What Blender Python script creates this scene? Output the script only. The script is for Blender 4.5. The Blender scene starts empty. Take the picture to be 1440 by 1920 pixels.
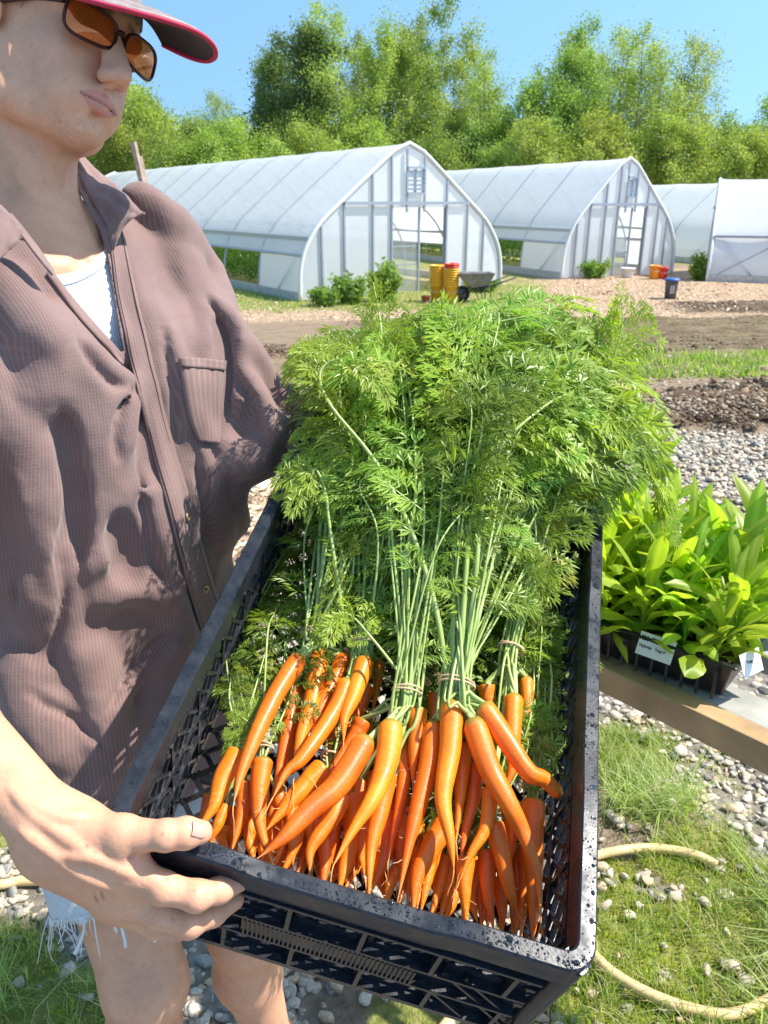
import bpy, math, random
import numpy as np
from mathutils import Vector, Matrix
random.seed(7)
rng = np.random.RandomState(11)
scene = bpy.context.scene

# ---------------------------------------------------------------- camera
FOC, PITCH, CZ = 1480.0, math.radians(21.5), 1.5
cam_data = bpy.data.cameras.new("camera")
cam = bpy.data.objects.new("camera", cam_data)
scene.collection.objects.link(cam)
cam.location = (0, 0, CZ)
cam.rotation_euler = (math.radians(90) - PITCH, 0, 0)
cam_data.sensor_fit = 'VERTICAL'
cam_data.sensor_height = 36.0
cam_data.lens = 36.0 * FOC / 1920.0
cam_data.clip_start = 0.02
cam_data.clip_end = 900
cam_data.dof.use_dof = True
cam_data.dof.focus_distance = 0.78
cam_data.dof.aperture_fstop = 17.0
scene.camera = cam

# ---------------------------------------------------------------- sky and sun
SUN = Vector((0.64, 0.0, 0.86)).normalized()      # direction towards the sun
world = bpy.data.worlds.new("World")
scene.world = world
world.use_nodes = True
wn, wl = world.node_tree.nodes, world.node_tree.links
sky = wn.new('ShaderNodeTexSky')
sky.sky_type = 'NISHITA'
sky.sun_disc = False
sky.sun_elevation = math.asin(SUN.z)
sky.sun_rotation = math.atan2(SUN.x, SUN.y)
sky.air_density = 1.0
sky.dust_density = 0.3
sky.ozone_density = 3.0
_tc = wn.new('ShaderNodeTexCoord'); _add = wn.new('ShaderNodeVectorMath'); _add.operation = 'ADD'; _add.inputs[1].default_value = (0, 0, .42)
_nrm = wn.new('ShaderNodeVectorMath'); _nrm.operation = 'NORMALIZE'
wl.new(_tc.outputs['Generated'], _add.inputs[0]); wl.new(_add.outputs[0], _nrm.inputs[0]); wl.new(_nrm.outputs[0], sky.inputs['Vector'])
_hs = wn.new('ShaderNodeHueSaturation'); _hs.inputs['Saturation'].default_value = 1.0; _hs.inputs['Hue'].default_value = .482; _hs.inputs['Value'].default_value = 1.3
wl.new(sky.outputs[0], _hs.inputs['Color']); wl.new(_hs.outputs[0], wn['Background'].inputs[0])
wn['Background'].inputs[1].default_value = 0.15
sun_data = bpy.data.lights.new("sun", 'SUN')
sun = bpy.data.objects.new("sun", sun_data)
scene.collection.objects.link(sun)
sun_data.energy = 5.0
sun_data.angle = math.radians(0.53)
sun_data.color = (1.0, 0.95, 0.87)
sun.rotation_euler = (-SUN).to_track_quat('-Z', 'Y').to_euler()
scene.view_settings.view_transform = 'Standard'
scene.view_settings.look = 'None'
scene.view_settings.exposure = 0.72
scene.view_settings.gamma = 1.0
scene.cycles.max_bounces = 10
scene.cycles.diffuse_bounces = 5
scene.cycles.transparent_max_bounces = 16
scene.cycles.sample_clamp_indirect = 6.0

# ---------------------------------------------------------------- geometry helpers
camF = np.array([0, math.cos(PITCH), -math.sin(PITCH)])
camU = np.array([0, math.sin(PITCH), math.cos(PITCH)])
camR = np.array([1.0, 0, 0])
camO = np.array([0, 0, CZ])
def ray(x, y): return camR*((x-720)/FOC) - camU*((y-960)/FOC) + camF
def P(x, y, d): return camO + ray(x, y)*d
def PZ(x, y, z):
    r = ray(x, y); return camO + r*((z-CZ)/r[2])
def proj(w):
    v = np.asarray(w, float)-camO; d = v@camF
    return 720+FOC*(v@camR)/d, 960-FOC*(v@camU)/d, d
def unit(v): v = np.asarray(v, float); return v/(np.linalg.norm(v)+1e-12)

def mesh(name, verts, faces, mat=None, parent=None, smooth=True, uv=None, cols=None):
    """verts Nx3; faces: Mx3 / Mx4 array or a list of tuples"""
    me = bpy.data.meshes.new(name)
    verts = np.asarray(verts, np.float32).reshape(-1, 3)
    if isinstance(faces, np.ndarray) and len(faces):
        k = faces.shape[1]; m = len(faces)
        me.vertices.add(len(verts)); me.vertices.foreach_set('co', verts.ravel())
        me.loops.add(m*k); me.loops.foreach_set('vertex_index', faces.astype(np.int32).ravel())
        me.polygons.add(m); me.polygons.foreach_set('loop_start', np.arange(0, m*k, k, dtype=np.int32))
        me.polygons.foreach_set('loop_total', np.full(m, k, np.int32))
        me.update(calc_edges=True)
    else:
        me.from_pydata(verts.tolist(), [], [tuple(int(i) for i in f) for f in faces])
    me.validate(clean_customdata=False)
    if smooth: me.polygons.foreach_set('use_smooth', np.ones(len(me.polygons), bool))
    if uv is not None:
        li = np.empty(len(me.loops), np.int32); me.loops.foreach_get('vertex_index', li)
        l = me.uv_layers.new(name='uv'); l.data.foreach_set('uv', np.asarray(uv, np.float32)[li].ravel())
    if cols is not None:
        for nm, arr in cols.items():
            a = me.color_attributes.new(nm, 'FLOAT_COLOR', 'POINT')
            arr = np.asarray(arr, np.float32)
            if arr.shape[1] == 3: arr = np.concatenate([arr, np.ones((len(arr), 1), np.float32)], 1)
            a.data.foreach_set('color', arr.ravel())
    o = bpy.data.objects.new(name, me)
    scene.collection.objects.link(o)
    if mat: me.materials.append(mat)
    if parent: o.parent = parent
    return o

def tag(o, label=None, cat=None, group=None, kind=None):
    if label: o['label'] = label
    if cat: o['category'] = cat
    if group: o['group'] = group
    if kind: o['kind'] = kind
    return o
def empty(name, label, cat, group=None, loc=(0, 0, 0)):
    o = bpy.data.objects.new(name, None); scene.collection.objects.link(o)
    o.location = loc; o.empty_display_size = 0.1
    return tag(o, label, cat, group)
def copy_tree(o, parent=None):
    c = o.copy(); scene.collection.objects.link(c)
    if parent: c.parent = parent
    for ch in list(o.children): copy_tree(ch, c)
    return c

class MB:
    def __init__(s): s.v = []; s.f = []; s.n = 0
    def add(s, v, f):
        v = np.asarray(v, float).reshape(-1, 3); s.v.append(v)
        s.f += [tuple(int(i)+s.n for i in q) for q in f]; s.n += len(v); return s
    def box(s, c, size, R=None, taper=1.0):
        hx, hy, hz = np.array(size)/2.0
        v = np.array([[sx*hx*(taper if sz > 0 else 1), sy*hy*(taper if sz > 0 else 1), sz*hz] for sz in (-1, 1) for sx, sy in ((-1, -1), (1, -1), (1, 1), (-1, 1))])
        if R is not None: v = v@np.asarray(R).T
        return s.add(v+np.asarray(c), [(3, 2, 1, 0), (4, 5, 6, 7), (0, 1, 5, 4), (1, 2, 6, 5), (2, 3, 7, 6), (3, 0, 4, 7)])
    def bar(s, a, b, w, h=None, up=(0, 0, 1)):
        a = np.asarray(a, float); b = np.asarray(b, float); h = h or w
        z = unit(b-a); x = np.cross(up, z)
        if np.linalg.norm(x) < 1e-3: x = np.cross((0, 1, 0), z)
        x = unit(x); y = np.cross(z, x)
        return s.box((a+b)/2, (w, h, np.linalg.norm(b-a)), np.stack([x, y, z], 1))
    def tube(s, pts, r, n=8, cap=True, flat=1.0):
        v, f = tube_vf(pts, r, n, cap, flat); return s.add(v, f)
    def build(s, name, mat, parent=None, smooth=False, **k):
        return mesh(name, np.concatenate(s.v), s.f, mat, parent, smooth, **k)

def frames(pts):
    pts = np.asarray(pts, float)
    t = np.gradient(pts, axis=0); t /= np.linalg.norm(t, axis=1)[:, None]+1e-12
    a = np.array([0, 0, 1.0]) if abs(t[0][2]) < .9 else np.array([1.0, 0, 0])
    n = unit(np.cross(t[0], a)); N = [n]
    for i in range(1, len(pts)):
        n = n - t[i]*(n@t[i]); n = unit(n); N.append(n)
    N = np.array(N); return t, N, np.cross(t, N)
def tube_vf(pts, r, n=8, cap=True, flat=1.0):
    pts = np.asarray(pts, float); m = len(pts)
    r = np.broadcast_to(np.asarray(r, float), (m,))
    t, N, B = frames(pts)
    a = np.arange(n)*2*math.pi/n
    v = (pts[:, None]+(N[:, None]*np.cos(a)[None, :, None]+B[:, None]*np.sin(a)[None, :, None]*flat)*r[:, None, None]).reshape(-1, 3)
    f = [(i*n+j, i*n+(j+1) % n, (i+1)*n+(j+1) % n, (i+1)*n+j) for i in range(m-1) for j in range(n)]
    if cap:
        f.append(tuple(range(n-1, -1, -1))); f.append(tuple((m-1)*n+j for j in range(n)))
    return v, f
def spline(pts, n):
    """Catmull-Rom through the points, n samples"""
    p = np.asarray(pts, float)
    if len(p) == 2: return p[0]+(p[1]-p[0])*np.linspace(0, 1, n)[:, None]
    q = np.concatenate([[2*p[0]-p[1]], p, [2*p[-1]-p[-2]]])
    out = []
    for s in np.linspace(0, len(p)-1-1e-6, n):
        i = int(s); t = s-i; a, b, c, d = q[i:i+4]
        out.append(.5*((2*b)+(-a+c)*t+(2*a-5*b+4*c-d)*t*t+(-a+3*b-3*c+d)*t**3))
    return np.array(out)
def smoothstep(a, b, x):
    t = np.clip((np.asarray(x, float)-a)/(b-a), 0, 1); return t*t*(3-2*t)
_perm = np.random.RandomState(3).permutation(256)
_val = np.random.RandomState(4).rand(256)*2-1
def vnoise(x, y, z=0.0):
    x, y, z = np.broadcast_arrays(np.asarray(x, float), np.asarray(y, float), np.asarray(z, float))
    xi, yi, zi = np.floor(x).astype(int), np.floor(y).astype(int), np.floor(z).astype(int)
    fx, fy, fz = x-xi, y-yi, z-zi
    fx, fy, fz = fx*fx*(3-2*fx), fy*fy*(3-2*fy), fz*fz*(3-2*fz)
    def h(a, b, c): return _val[_perm[(_perm[(_perm[a & 255]+b) & 255]+c) & 255]]
    r = 0
    for dz, wz in ((0, 1-fz), (1, fz)):
        for dy, wy in ((0, 1-fy), (1, fy)):
            for dx, wx in ((0, 1-fx), (1, fx)):
                r = r+h(xi+dx, yi+dy, zi+dz)*wx*wy*wz
    return r
def fbm(x, y, z=0.0, o=4):
    r = 0; a = 1
    for i in range(o):
        k = 2.03**i; r = r+a*vnoise(np.asarray(x)*k+i*17.3, np.asarray(y)*k-i*9.1, np.asarray(z)*k+i*3.7); a *= .5
    return r

# ---------------------------------------------------------------- material helpers
def new_mat(name):
    m = bpy.data.materials.new(name); m.use_nodes = True
    nt = m.node_tree; b = nt.nodes['Principled BSDF']
    return m, nt, b
def nd(nt, typ, ins=None, **props):
    n = nt.nodes.new(typ)
    for k, v in props.items(): setattr(n, k, v)
    for k, v in (ins or {}).items():
        if isinstance(v, bpy.types.NodeSocket): nt.links.new(v, n.inputs[k])
        else: n.inputs[k].default_value = v
    return n
def c4(c): return (c[0], c[1], c[2], 1.0)
def noise(nt, scale, detail=4, rough=.55, vec=None, dist=0):
    n = nd(nt, 'ShaderNodeTexNoise', {'Scale': scale, 'Detail': detail, 'Roughness': rough, 'Distortion': dist})
    if vec is None: vec = nd(nt, 'ShaderNodeTexCoord').outputs['Object']
    nt.links.new(vec, n.inputs['Vector']); return n.outputs['Fac']
def ramp(nt, fac, stops):
    r = nd(nt, 'ShaderNodeValToRGB', {'Fac': fac}); e = r.color_ramp.elements
    while len(e) < len(stops): e.new(.5)
    for i, (p, c) in enumerate(stops): e[i].position = p; e[i].color = c4(c) if len(c) == 3 else c
    return r.outputs['Color']
def mix(nt, fac, a, b, mode='MIX'):
    n = nt.nodes.new('ShaderNodeMix'); n.data_type = 'RGBA'; n.blend_type = mode
    for s, v in ((n.inputs[0], fac), (n.inputs[6], a), (n.inputs[7], b)):
        if isinstance(v, bpy.types.NodeSocket): nt.links.new(v, s)
        else: s.default_value = v if not isinstance(v, tuple) or len(v) == 4 else c4(v)
    return n.outputs[2]
def mth(nt, op, a, b=None, c=None):
    n = nt.nodes.new('ShaderNodeMath'); n.operation = op
    for s, v in zip(n.inputs, (a, b, c)):
        if v is None: continue
        if isinstance(v, bpy.types.NodeSocket): nt.links.new(v, s)
        else: s.default_value = v
    return n.outputs[0]
def bump(nt, b, height, strength=.4, dist=.002, prev=None):
    n = nd(nt, 'ShaderNodeBump', {'Height': height, 'Strength': strength, 'Distance': dist})
    if prev is not None: nt.links.new(prev, n.inputs['Normal'])
    nt.links.new(n.outputs[0], b.inputs['Normal']); return n.outputs[0]
def simple(name, col, rough=.6, metal=0, var=.25, scale=20, bmp=0, spec=.5, dist=.002):
    m, nt, b = new_mat(name)
    f = noise(nt, scale, 5)
    col2 = tuple(c*(1-var) for c in col); col3 = tuple(min(1, c*(1+var)) for c in col)
    nt.links.new(ramp(nt, f, [(.3, col2), (.7, col3)]), b.inputs['Base Color'])
    b.inputs['Roughness'].default_value = rough; b.inputs['Metallic'].default_value = metal
    b.inputs['Specular IOR Level'].default_value = spec
    if bmp: bump(nt, b, f, bmp, dist)
    return m
def leaf_mat(name, cols, trans=.45, rough=.45, spec=.4, scale=3.0, tcol=1.6, objvar=.0, attr=None):
    m, nt, b = new_mat(name)
    f = noise(nt, scale, 3)
    col = ramp(nt, f, [(.25+.5*i/(len(cols)-1), c) for i, c in enumerate(cols)])
    if attr:
        a = nd(nt, 'ShaderNodeAttribute', attribute_name=attr)
        col = mix(nt, 1.0, col, a.outputs['Color'], 'MULTIPLY')
    if objvar:
        oi = nd(nt, 'ShaderNodeObjectInfo')
        hsv = nd(nt, 'ShaderNodeHueSaturation', {'Color': col})
        nt.links.new(mth(nt, 'MULTIPLY_ADD', oi.outputs['Random'], objvar*.12, .5-objvar*.06), hsv.inputs['Hue'])
        nt.links.new(mth(nt, 'MULTIPLY_ADD', oi.outputs['Random'], objvar, 1-objvar*.5), hsv.inputs['Value'])
        col = hsv.outputs[0]
    nt.links.new(col, b.inputs['Base Color'])
    b.inputs['Roughness'].default_value = rough; b.inputs['Specular IOR Level'].default_value = spec
    tc = mix(nt, 1.0, col, (tcol*1.0, tcol*1.0, tcol*.45, 1), 'MULTIPLY')
    t = nd(nt, 'ShaderNodeBsdfTranslucent', {'Color': tc})
    mx = nd(nt, 'ShaderNodeMixShader', {0: trans})
    nt.links.new(b.outputs[0], mx.inputs[1]); nt.links.new(t.outputs[0], mx.inputs[2])
    nt.links.new(mx.outputs[0], nt.nodes['Material Output'].inputs['Surface'])
    return m

# ---------------------------------------------------------------- implicit surfaces (organic shapes)
class Field:
    """a distance grid, sculpted with smooth unions, turned into one mesh by surface nets"""
    def __init__(s, lo, hi, h):
        s.lo = np.array(lo, float); s.h = h
        s.n = np.ceil((np.array(hi)-s.lo)/h).astype(int)+1
        s.d = np.full(s.n, 1.0, np.float32)
    def sub(s, lo, hi, pad):
        a = np.clip(np.floor((np.array(lo)-pad-s.lo)/s.h).astype(int), 0, s.n)
        b = np.clip(np.ceil((np.array(hi)+pad-s.lo)/s.h).astype(int)+1, 0, s.n)
        if (b <= a).any(): return None, None
        sl = tuple(slice(i, j) for i, j in zip(a, b))
        g = np.meshgrid(*[s.lo[k]+s.h*np.arange(a[k], b[k]) for k in range(3)], indexing='ij')
        return sl, np.stack(g, -1).astype(np.float32)
    def put(s, sl, q, k, mode='add'):
        D = s.d[sl]
        if mode == 'add':
            if k > 0:
                h = np.clip(.5+.5*(D-q)/k, 0, 1); s.d[sl] = D*(1-h)+q*h-k*h*(1-h)
            else: s.d[sl] = np.minimum(D, q)
        else:
            if k > 0:
                h = np.clip(.5-.5*(D+q)/k, 0, 1); s.d[sl] = D*(1-h)-q*h+k*h*(1-h)
            else: s.d[sl] = np.maximum(D, -q)
    def cone(s, a, b, ra, rb, k=.01, mode='add'):
        a = np.array(a, float); b = np.array(b, float); R = max(ra, rb)
        sl, g = s.sub(np.minimum(a, b), np.maximum(a, b), R+k+3*s.h)
        if sl is None: return
        ab = b-a; t = np.clip(((g-a)@ab)/(ab@ab+1e-12), 0, 1)
        q = np.linalg.norm(g-a-t[..., None]*ab, axis=-1)-(ra+(rb-ra)*t)
        s.put(sl, q, k, mode)
    def chain(s, pts, rs, k=.01, mode='add'):
        for i in range(len(pts)-1): s.cone(pts[i], pts[i+1], rs[i], rs[i+1], k, mode)
    def ell(s, c, r, R=None, k=.01, mode='add'):
        c = np.array(c, float); r = np.array(r, float); m = r.max()
        sl, g = s.sub(c-m, c+m, k+3*s.h)
        if sl is None: return
        p = g-c
        if R is not None: p = p@np.asarray(R)
        k0 = np.linalg.norm(p/r, axis=-1); k1 = np.linalg.norm(p/(r*r), axis=-1)
        s.put(sl, k0*(k0-1)/(k1+1e-9), k, mode)
    def surface(s):
        d = s.d; ins = d < 0; n = d.shape
        h = s.h
        acc = np.zeros(tuple(x-1 for x in n)+(3,), np.float32); cnt = np.zeros(tuple(x-1 for x in n), np.float32)
        for ax in range(3):
            sa = [slice(None)]*3; sb = [slice(None)]*3; sa[ax] = slice(0, -1); sb[ax] = slice(1, None)
            A = d[tuple(sa)]; B = d[tuple(sb)]; cr = (A < 0) != (B < 0)
            idx = np.argwhere(cr); a = A[cr]; b = B[cr]; t = a/(a-b)
            pos = idx.astype(np.float32); pos[:, ax] += t
            o1, o2 = [k for k in range(3) if k != ax]
            for e1 in (0, -1):
                for e2 in (0, -1):
                    c = idx.copy(); c[:, o1] += e1; c[:, o2] += e2
                    ok = (c >= 0).all(1) & (c[:, 0] < n[0]-1) & (c[:, 1] < n[1]-1) & (c[:, 2] < n[2]-1)
                    cc = c[ok]; np.add.at(acc, (cc[:, 0], cc[:, 1], cc[:, 2]), pos[ok]); np.add.at(cnt, (cc[:, 0], cc[:, 1], cc[:, 2]), 1)
        m = cnt > 0
        vid = np.full(m.shape, -1, np.int64); vid[m] = np.arange(m.sum())
        V = acc[m]/cnt[m][:, None]*h+s.lo
        F = []
        for ax in range(3):
            sa = [slice(None)]*3; sb = [slice(None)]*3; sa[ax] = slice(0, -1); sb[ax] = slice(1, None)
            A = ins[tuple(sa)]; B = ins[tuple(sb)]
            idx = np.argwhere(A != B); fl = A[A != B]
            o1, o2 = (ax+1) % 3, (ax+2) % 3
            ok = (idx[:, o1] > 0) & (idx[:, o2] > 0) & (idx[:, o1] < n[o1]-1) & (idx[:, o2] < n[o2]-1)
            idx = idx[ok]; fl = fl[ok]
            q = []
            for e1, e2 in ((-1, -1), (0, -1), (0, 0), (-1, 0)):
                c = idx.copy(); c[:, o1] += e1; c[:, o2] += e2; q.append(vid[c[:, 0], c[:, 1], c[:, 2]])
            q = np.stack(q, 1); q[~fl] = q[~fl][:, ::-1]; F.append(q)
        return V, np.concatenate(F)
    def val(s, p):
        x = (np.asarray(p, float)-s.lo)/s.h
        i = np.clip(np.floor(x).astype(int), 0, s.n-2); f = np.clip(x-i, 0, 1); r = 0
        for dx in (0, 1):
            for dy in (0, 1):
                for dz in (0, 1):
                    w = (f[..., 0] if dx else 1-f[..., 0])*(f[..., 1] if dy else 1-f[..., 1])*(f[..., 2] if dz else 1-f[..., 2])
                    r = r+w*s.d[i[..., 0]+dx, i[..., 1]+dy, i[..., 2]+dz]
        return r
    def hit(s, x, y, d0=.4, d1=1.5):
        """where the line of sight of pixel (x, y) meets the surface, and the surface's normal there"""
        ds = np.linspace(d0, d1, 600); p = camO+ray(x, y)[None]*ds[:, None]
        inb = ((p > s.lo) & (p < s.lo+s.h*(s.n-1))).all(1)
        v = np.where(inb, s.val(p), 1)
        k = np.argmax(v < 0)
        if v[k] >= 0: k = int(np.argmin(v))
        q = p[k]; e = s.h
        g = np.array([s.val(q+np.eye(3)[j]*e)-s.val(q-np.eye(3)[j]*e) for j in range(3)])
        return q, unit(g)
def vnormals(V, F):
    N = np.zeros_like(V); a = V[F[:, 0]]; c = np.cross(V[F[:, 1]]-a, V[F[:, 2]]-a)
    for k in range(F.shape[1]): np.add.at(N, F[:, k], c)
    return N/(np.linalg.norm(N, axis=1)[:, None]+1e-12)
def laplace(V, F, it=2, lam=.5):
    for _ in range(it):
        S = np.zeros_like(V); C = np.zeros(len(V)); k = F.shape[1]
        for j in range(k):
            for m in (1, k-1):
                np.add.at(S, F[:, j], V[F[:, (j+m) % k]]); np.add.at(C, F[:, j], 1)
        V = V*(1-lam)+S/np.maximum(C, 1)[:, None]*lam
    return V
# ================================================================ GROUND
def terrain(x, y):
    return -0.8*smoothstep(5, 19, y)+0.0*x
def zones(x, y):
    """cover of each kind of ground at a place, 0..1"""
    x = np.asarray(x, float); y = np.asarray(y, float)
    n1 = fbm(x*1.7, y*1.7, 1.5, 3); n2 = fbm(x*6, y*6, 4.5, 3)
    e = lambda cx, cy, rx, ry: 1-np.sqrt(((x-cx)/rx)**2+((y-cy)/ry)**2)
    gr = np.maximum(e(.78, 1.22, .50, .36), e(.50, 1.0, .3, .3))+.14*n1+.50*n2-.17
    gl = np.maximum(e(-1.1, 2.15, .62, .72), e(-.98, .92, .52, .38))+.10*n1+.20*n2
    gf = e(.05, 1.05, .10, .12)+.2*n2
    g2 = np.minimum(e(.66, 1.88, .24, .13)+.3*n2, .2)
    grass = smoothstep(-.02, .1, np.maximum(np.maximum(gr, gl), np.maximum(g2, gf-.2)))
    far = smoothstep(7.3, 7.7, y+n1*.35)*(1-smoothstep(9.0, 9.5, y+n1*.3))*smoothstep(1.2, 2.6, x+n1*.6)*smoothstep(-.35, .25, n2+.2*n1+.1)
    gh = smoothstep(17.5, 18.3, y+n1*.5-np.abs(x+1)*.12)*(1-smoothstep(3.2, 4.2, x-.15*(y-18)+n1*.5))
    back = smoothstep(31, 33, y)
    grass = np.clip(grass*(y < 4)+far+gh*.8+back, 0, 1)
    chips = smoothstep(15.3, 16.6, y+n1*.5-.10*x)*(1-smoothstep(29, 31, y))+smoothstep(-.3, -.5, x+n2*.1)*smoothstep(2.9, 3.2, y+n2*.1)*(1-smoothstep(4.9, 5.4, y))
    dark = smoothstep(5.25, 5.5, y+.3*n1+.4*n2)*(1-smoothstep(6.3, 7.0, y+.5*n1+.6*n2))*smoothstep(-.2, .6, x+.4*n1)
    dark = np.maximum(dark, smoothstep(17.3, 17.8, y-.1*(x-8))*(1-smoothstep(19.4, 20, y-.1*(x-8)+.2*n1))*smoothstep(6.3, 7.2, x+.2*n1))
    dark = np.maximum(dark, smoothstep(0, .3, 1-np.sqrt(((x+1.35)/.5)**2+((y-9.4)/.8)**2)+.3*n1))
    till = smoothstep(9.0, 9.6, y+.25*n1)*(1-smoothstep(15.6, 16.4, y+.3*n1-.10*x))*smoothstep(-.3, 1.0, x+.3*n1+.12*(y-9))
    grav = (1-smoothstep(5.1, 5.5, y+.2*n1+.1*n2))*(1-np.clip(grass, 0, 1)*.85)*(1-np.clip(chips, 0, 1))
    dirt = e(.13, 1.12, .28, .16)+.2*n1+.2*n2
    dirt = np.maximum(dirt, e(.60, 1.62, .22, .22)+.25*n2+.2*n1)
    grav = grav*(1-smoothstep(-.05, .2, dirt)*.75)
    return dict(grass=np.clip(grass, 0, 1), chips=np.clip(chips, 0, 1), dark=np.clip(dark, 0, 1), till=np.clip(till, 0, 1), grav=np.clip(grav, 0, 1))

def build_ground():
    def ax(parts):
        out = [parts[0][0]]
        for a, b, s in parts: out += list(np.arange(out[-1]+s, b+1e-6, s))
        return np.array(out)
    xp = ax([(0, 1.7, .022), (1.7, 4, .06), (4, 12, .2), (12, 40, 2), (40, 300, 40)])
    xs = np.concatenate([-xp[1:][::-1], xp])
    ys = ax([(-6, .5, .5), (.5, 2.4, .022), (2.4, 6, .045), (6, 17, .06), (17, 32, .25), (32, 60, 2), (60, 420, 40)])
    X, Y = np.meshgrid(xs, ys, indexing='ij')
    Z = terrain(X, Y); z = zones(X, Y)
    Z = Z+.012*fbm(X*2.2, Y*2.2, .5, 4)*(Y < 25)+.004*fbm(X*14, Y*14, 2.5, 2)*(Y < 6)
    Z = Z+z['till']*(.042*np.sin((Y-.12*X+.15*fbm(X*.5, Y*.5))*2*math.pi/.62)*(1+.6*fbm(X*1.3, Y*1.3, 4, 2))+.03*np.abs(fbm(X*4, Y*4, 8, 3)))
    Z = Z+z['dark']*(.05+.045*fbm(X*3, Y*3, 5, 4))
    hill = 2.2*smoothstep(45, 90, Y)
    Z = Z+hill*0
    n = len(ys)
    i, j = np.meshgrid(np.arange(len(xs)-1), np.arange(n-1), indexing='ij')
    F = np.stack([i*n+j, (i+1)*n+j, (i+1)*n+j+1, i*n+j+1], -1).reshape(-1, 4)
    V = np.stack([X, Y, Z], -1).reshape(-1, 3)
    cols = {'za': np.stack([z['grass'], z['chips'], z['dark']], -1).reshape(-1, 3), 'zb': np.stack([z['till'], z['grav'], z['grav']*0], -1).reshape(-1, 3)}
    m, nt, b = new_mat('ground')
    tc = nd(nt, 'ShaderNodeTexCoord').outputs['Object']
    a = nd(nt, 'ShaderNodeSeparateColor', {0: nd(nt, 'ShaderNodeAttribute', attribute_name='za').outputs['Color']})
    c = nd(nt, 'ShaderNodeSeparateColor', {0: nd(nt, 'ShaderNodeAttribute', attribute_name='zb').outputs['Color']})
    n1 = noise(nt, 3, 8, .65); n2 = noise(nt, 40, 6, .7); n3 = noise(nt, 220, 3, .6); nb = noise(nt, .7, 4, .6)
    base = ramp(nt, n2, [(.3, (.15, .10, .06)), (.5, (.29, .21, .14)), (.7, (.44, .34, .24))])
    base = mix(nt, 1.0, base, ramp(nt, n1, [(.3, (.75, .72, .68)), (.7, (1.1, 1.1, 1.1))]), 'MULTIPLY')
    vor = nd(nt, 'ShaderNodeTexVoronoi', {'Scale': 38.0, 'Vector': tc, 'Randomness': 1.0})
    vw = nd(nt, 'ShaderNodeSeparateColor', {0: vor.outputs['Color']})
    grav = ramp(nt, vw.outputs[0], [(0, (.20, .18, .15)), (.4, (.34, .30, .25)), (1, (.50, .45, .38))])
    grav = mix(nt, mth(nt, 'MULTIPLY', vor.outputs['Distance'], 1.1), grav, (.20, .17, .13, 1))
    vch = nd(nt, 'ShaderNodeTexVoronoi', {'Scale': 34.0, 'Randomness': 1.0})
    nt.links.new(nd(nt, 'ShaderNodeMapping', {'Vector': tc, 'Scale': (1, .45, 1), 'Rotation': (0, 0, .5)}).outputs[0], vch.inputs['Vector'])
    cw = nd(nt, 'ShaderNodeSeparateColor', {0: vch.outputs['Color']})
    chips = ramp(nt, cw.outputs[0], [(0, (.22, .135, .08)), (.5, (.48, .33, .21)), (1, (.66, .50, .35))])
    chips = mix(nt, 1.0, chips, ramp(nt, n2, [(.3, (.65, .62, .6)), (.65, (1.1, 1.1, 1.1))]), 'MULTIPLY')
    dark = ramp(nt, n2, [(.3, (.055, .035, .022)), (.6, (.16, .105, .065)), (.8, (.30, .21, .14))])
    till = ramp(nt, mth(nt, 'MULTIPLY_ADD', n2, .6, mth(nt, 'MULTIPLY', n1, .4)), [(.38, (.065, .045, .028)), (.5, (.17, .12, .072)), (.62, (.31, .23, .145))])
    till = mix(nt, mth(nt, 'MULTIPLY', ramp(nt, noise(nt, 1.6, 5, .6), [(.45, (0, 0, 0)), (.7, (1, 1, 1))]), .35), till, (.17, .19, .06, 1))
    gras = ramp(nt, n2, [(.3, (.12, .14, .03)), (.55, (.26, .27, .07)), (.75, (.42, .37, .17))])
    col = mix(nt, mth(nt, 'MULTIPLY', c.outputs[1], .92), base, grav)
    col = mix(nt, a.outputs[1], col, chips); col = mix(nt, c.outputs[0], col, till)
    col = mix(nt, a.outputs[2], col, dark)
    gf = mth(nt, 'MULTIPLY', a.outputs[0], ramp(nt, n1, [(.25, (.55, .55, .55)), (.5, (1, 1, 1))]))
    col = mix(nt, gf, col, gras)
    nt.links.new(col, b.inputs['Base Color']); b.inputs['Roughness'].default_value = .92; b.inputs['Specular IOR Level'].default_value = .2
    h = mth(nt, 'ADD', mth(nt, 'MULTIPLY', n2, .7), mth(nt, 'MULTIPLY', n3, .3))
    bump(nt, b, h, .8, .03)
    tag(mesh('ground', V, F, m, None, True, cols=cols), kind='structure')
build_ground()

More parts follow.
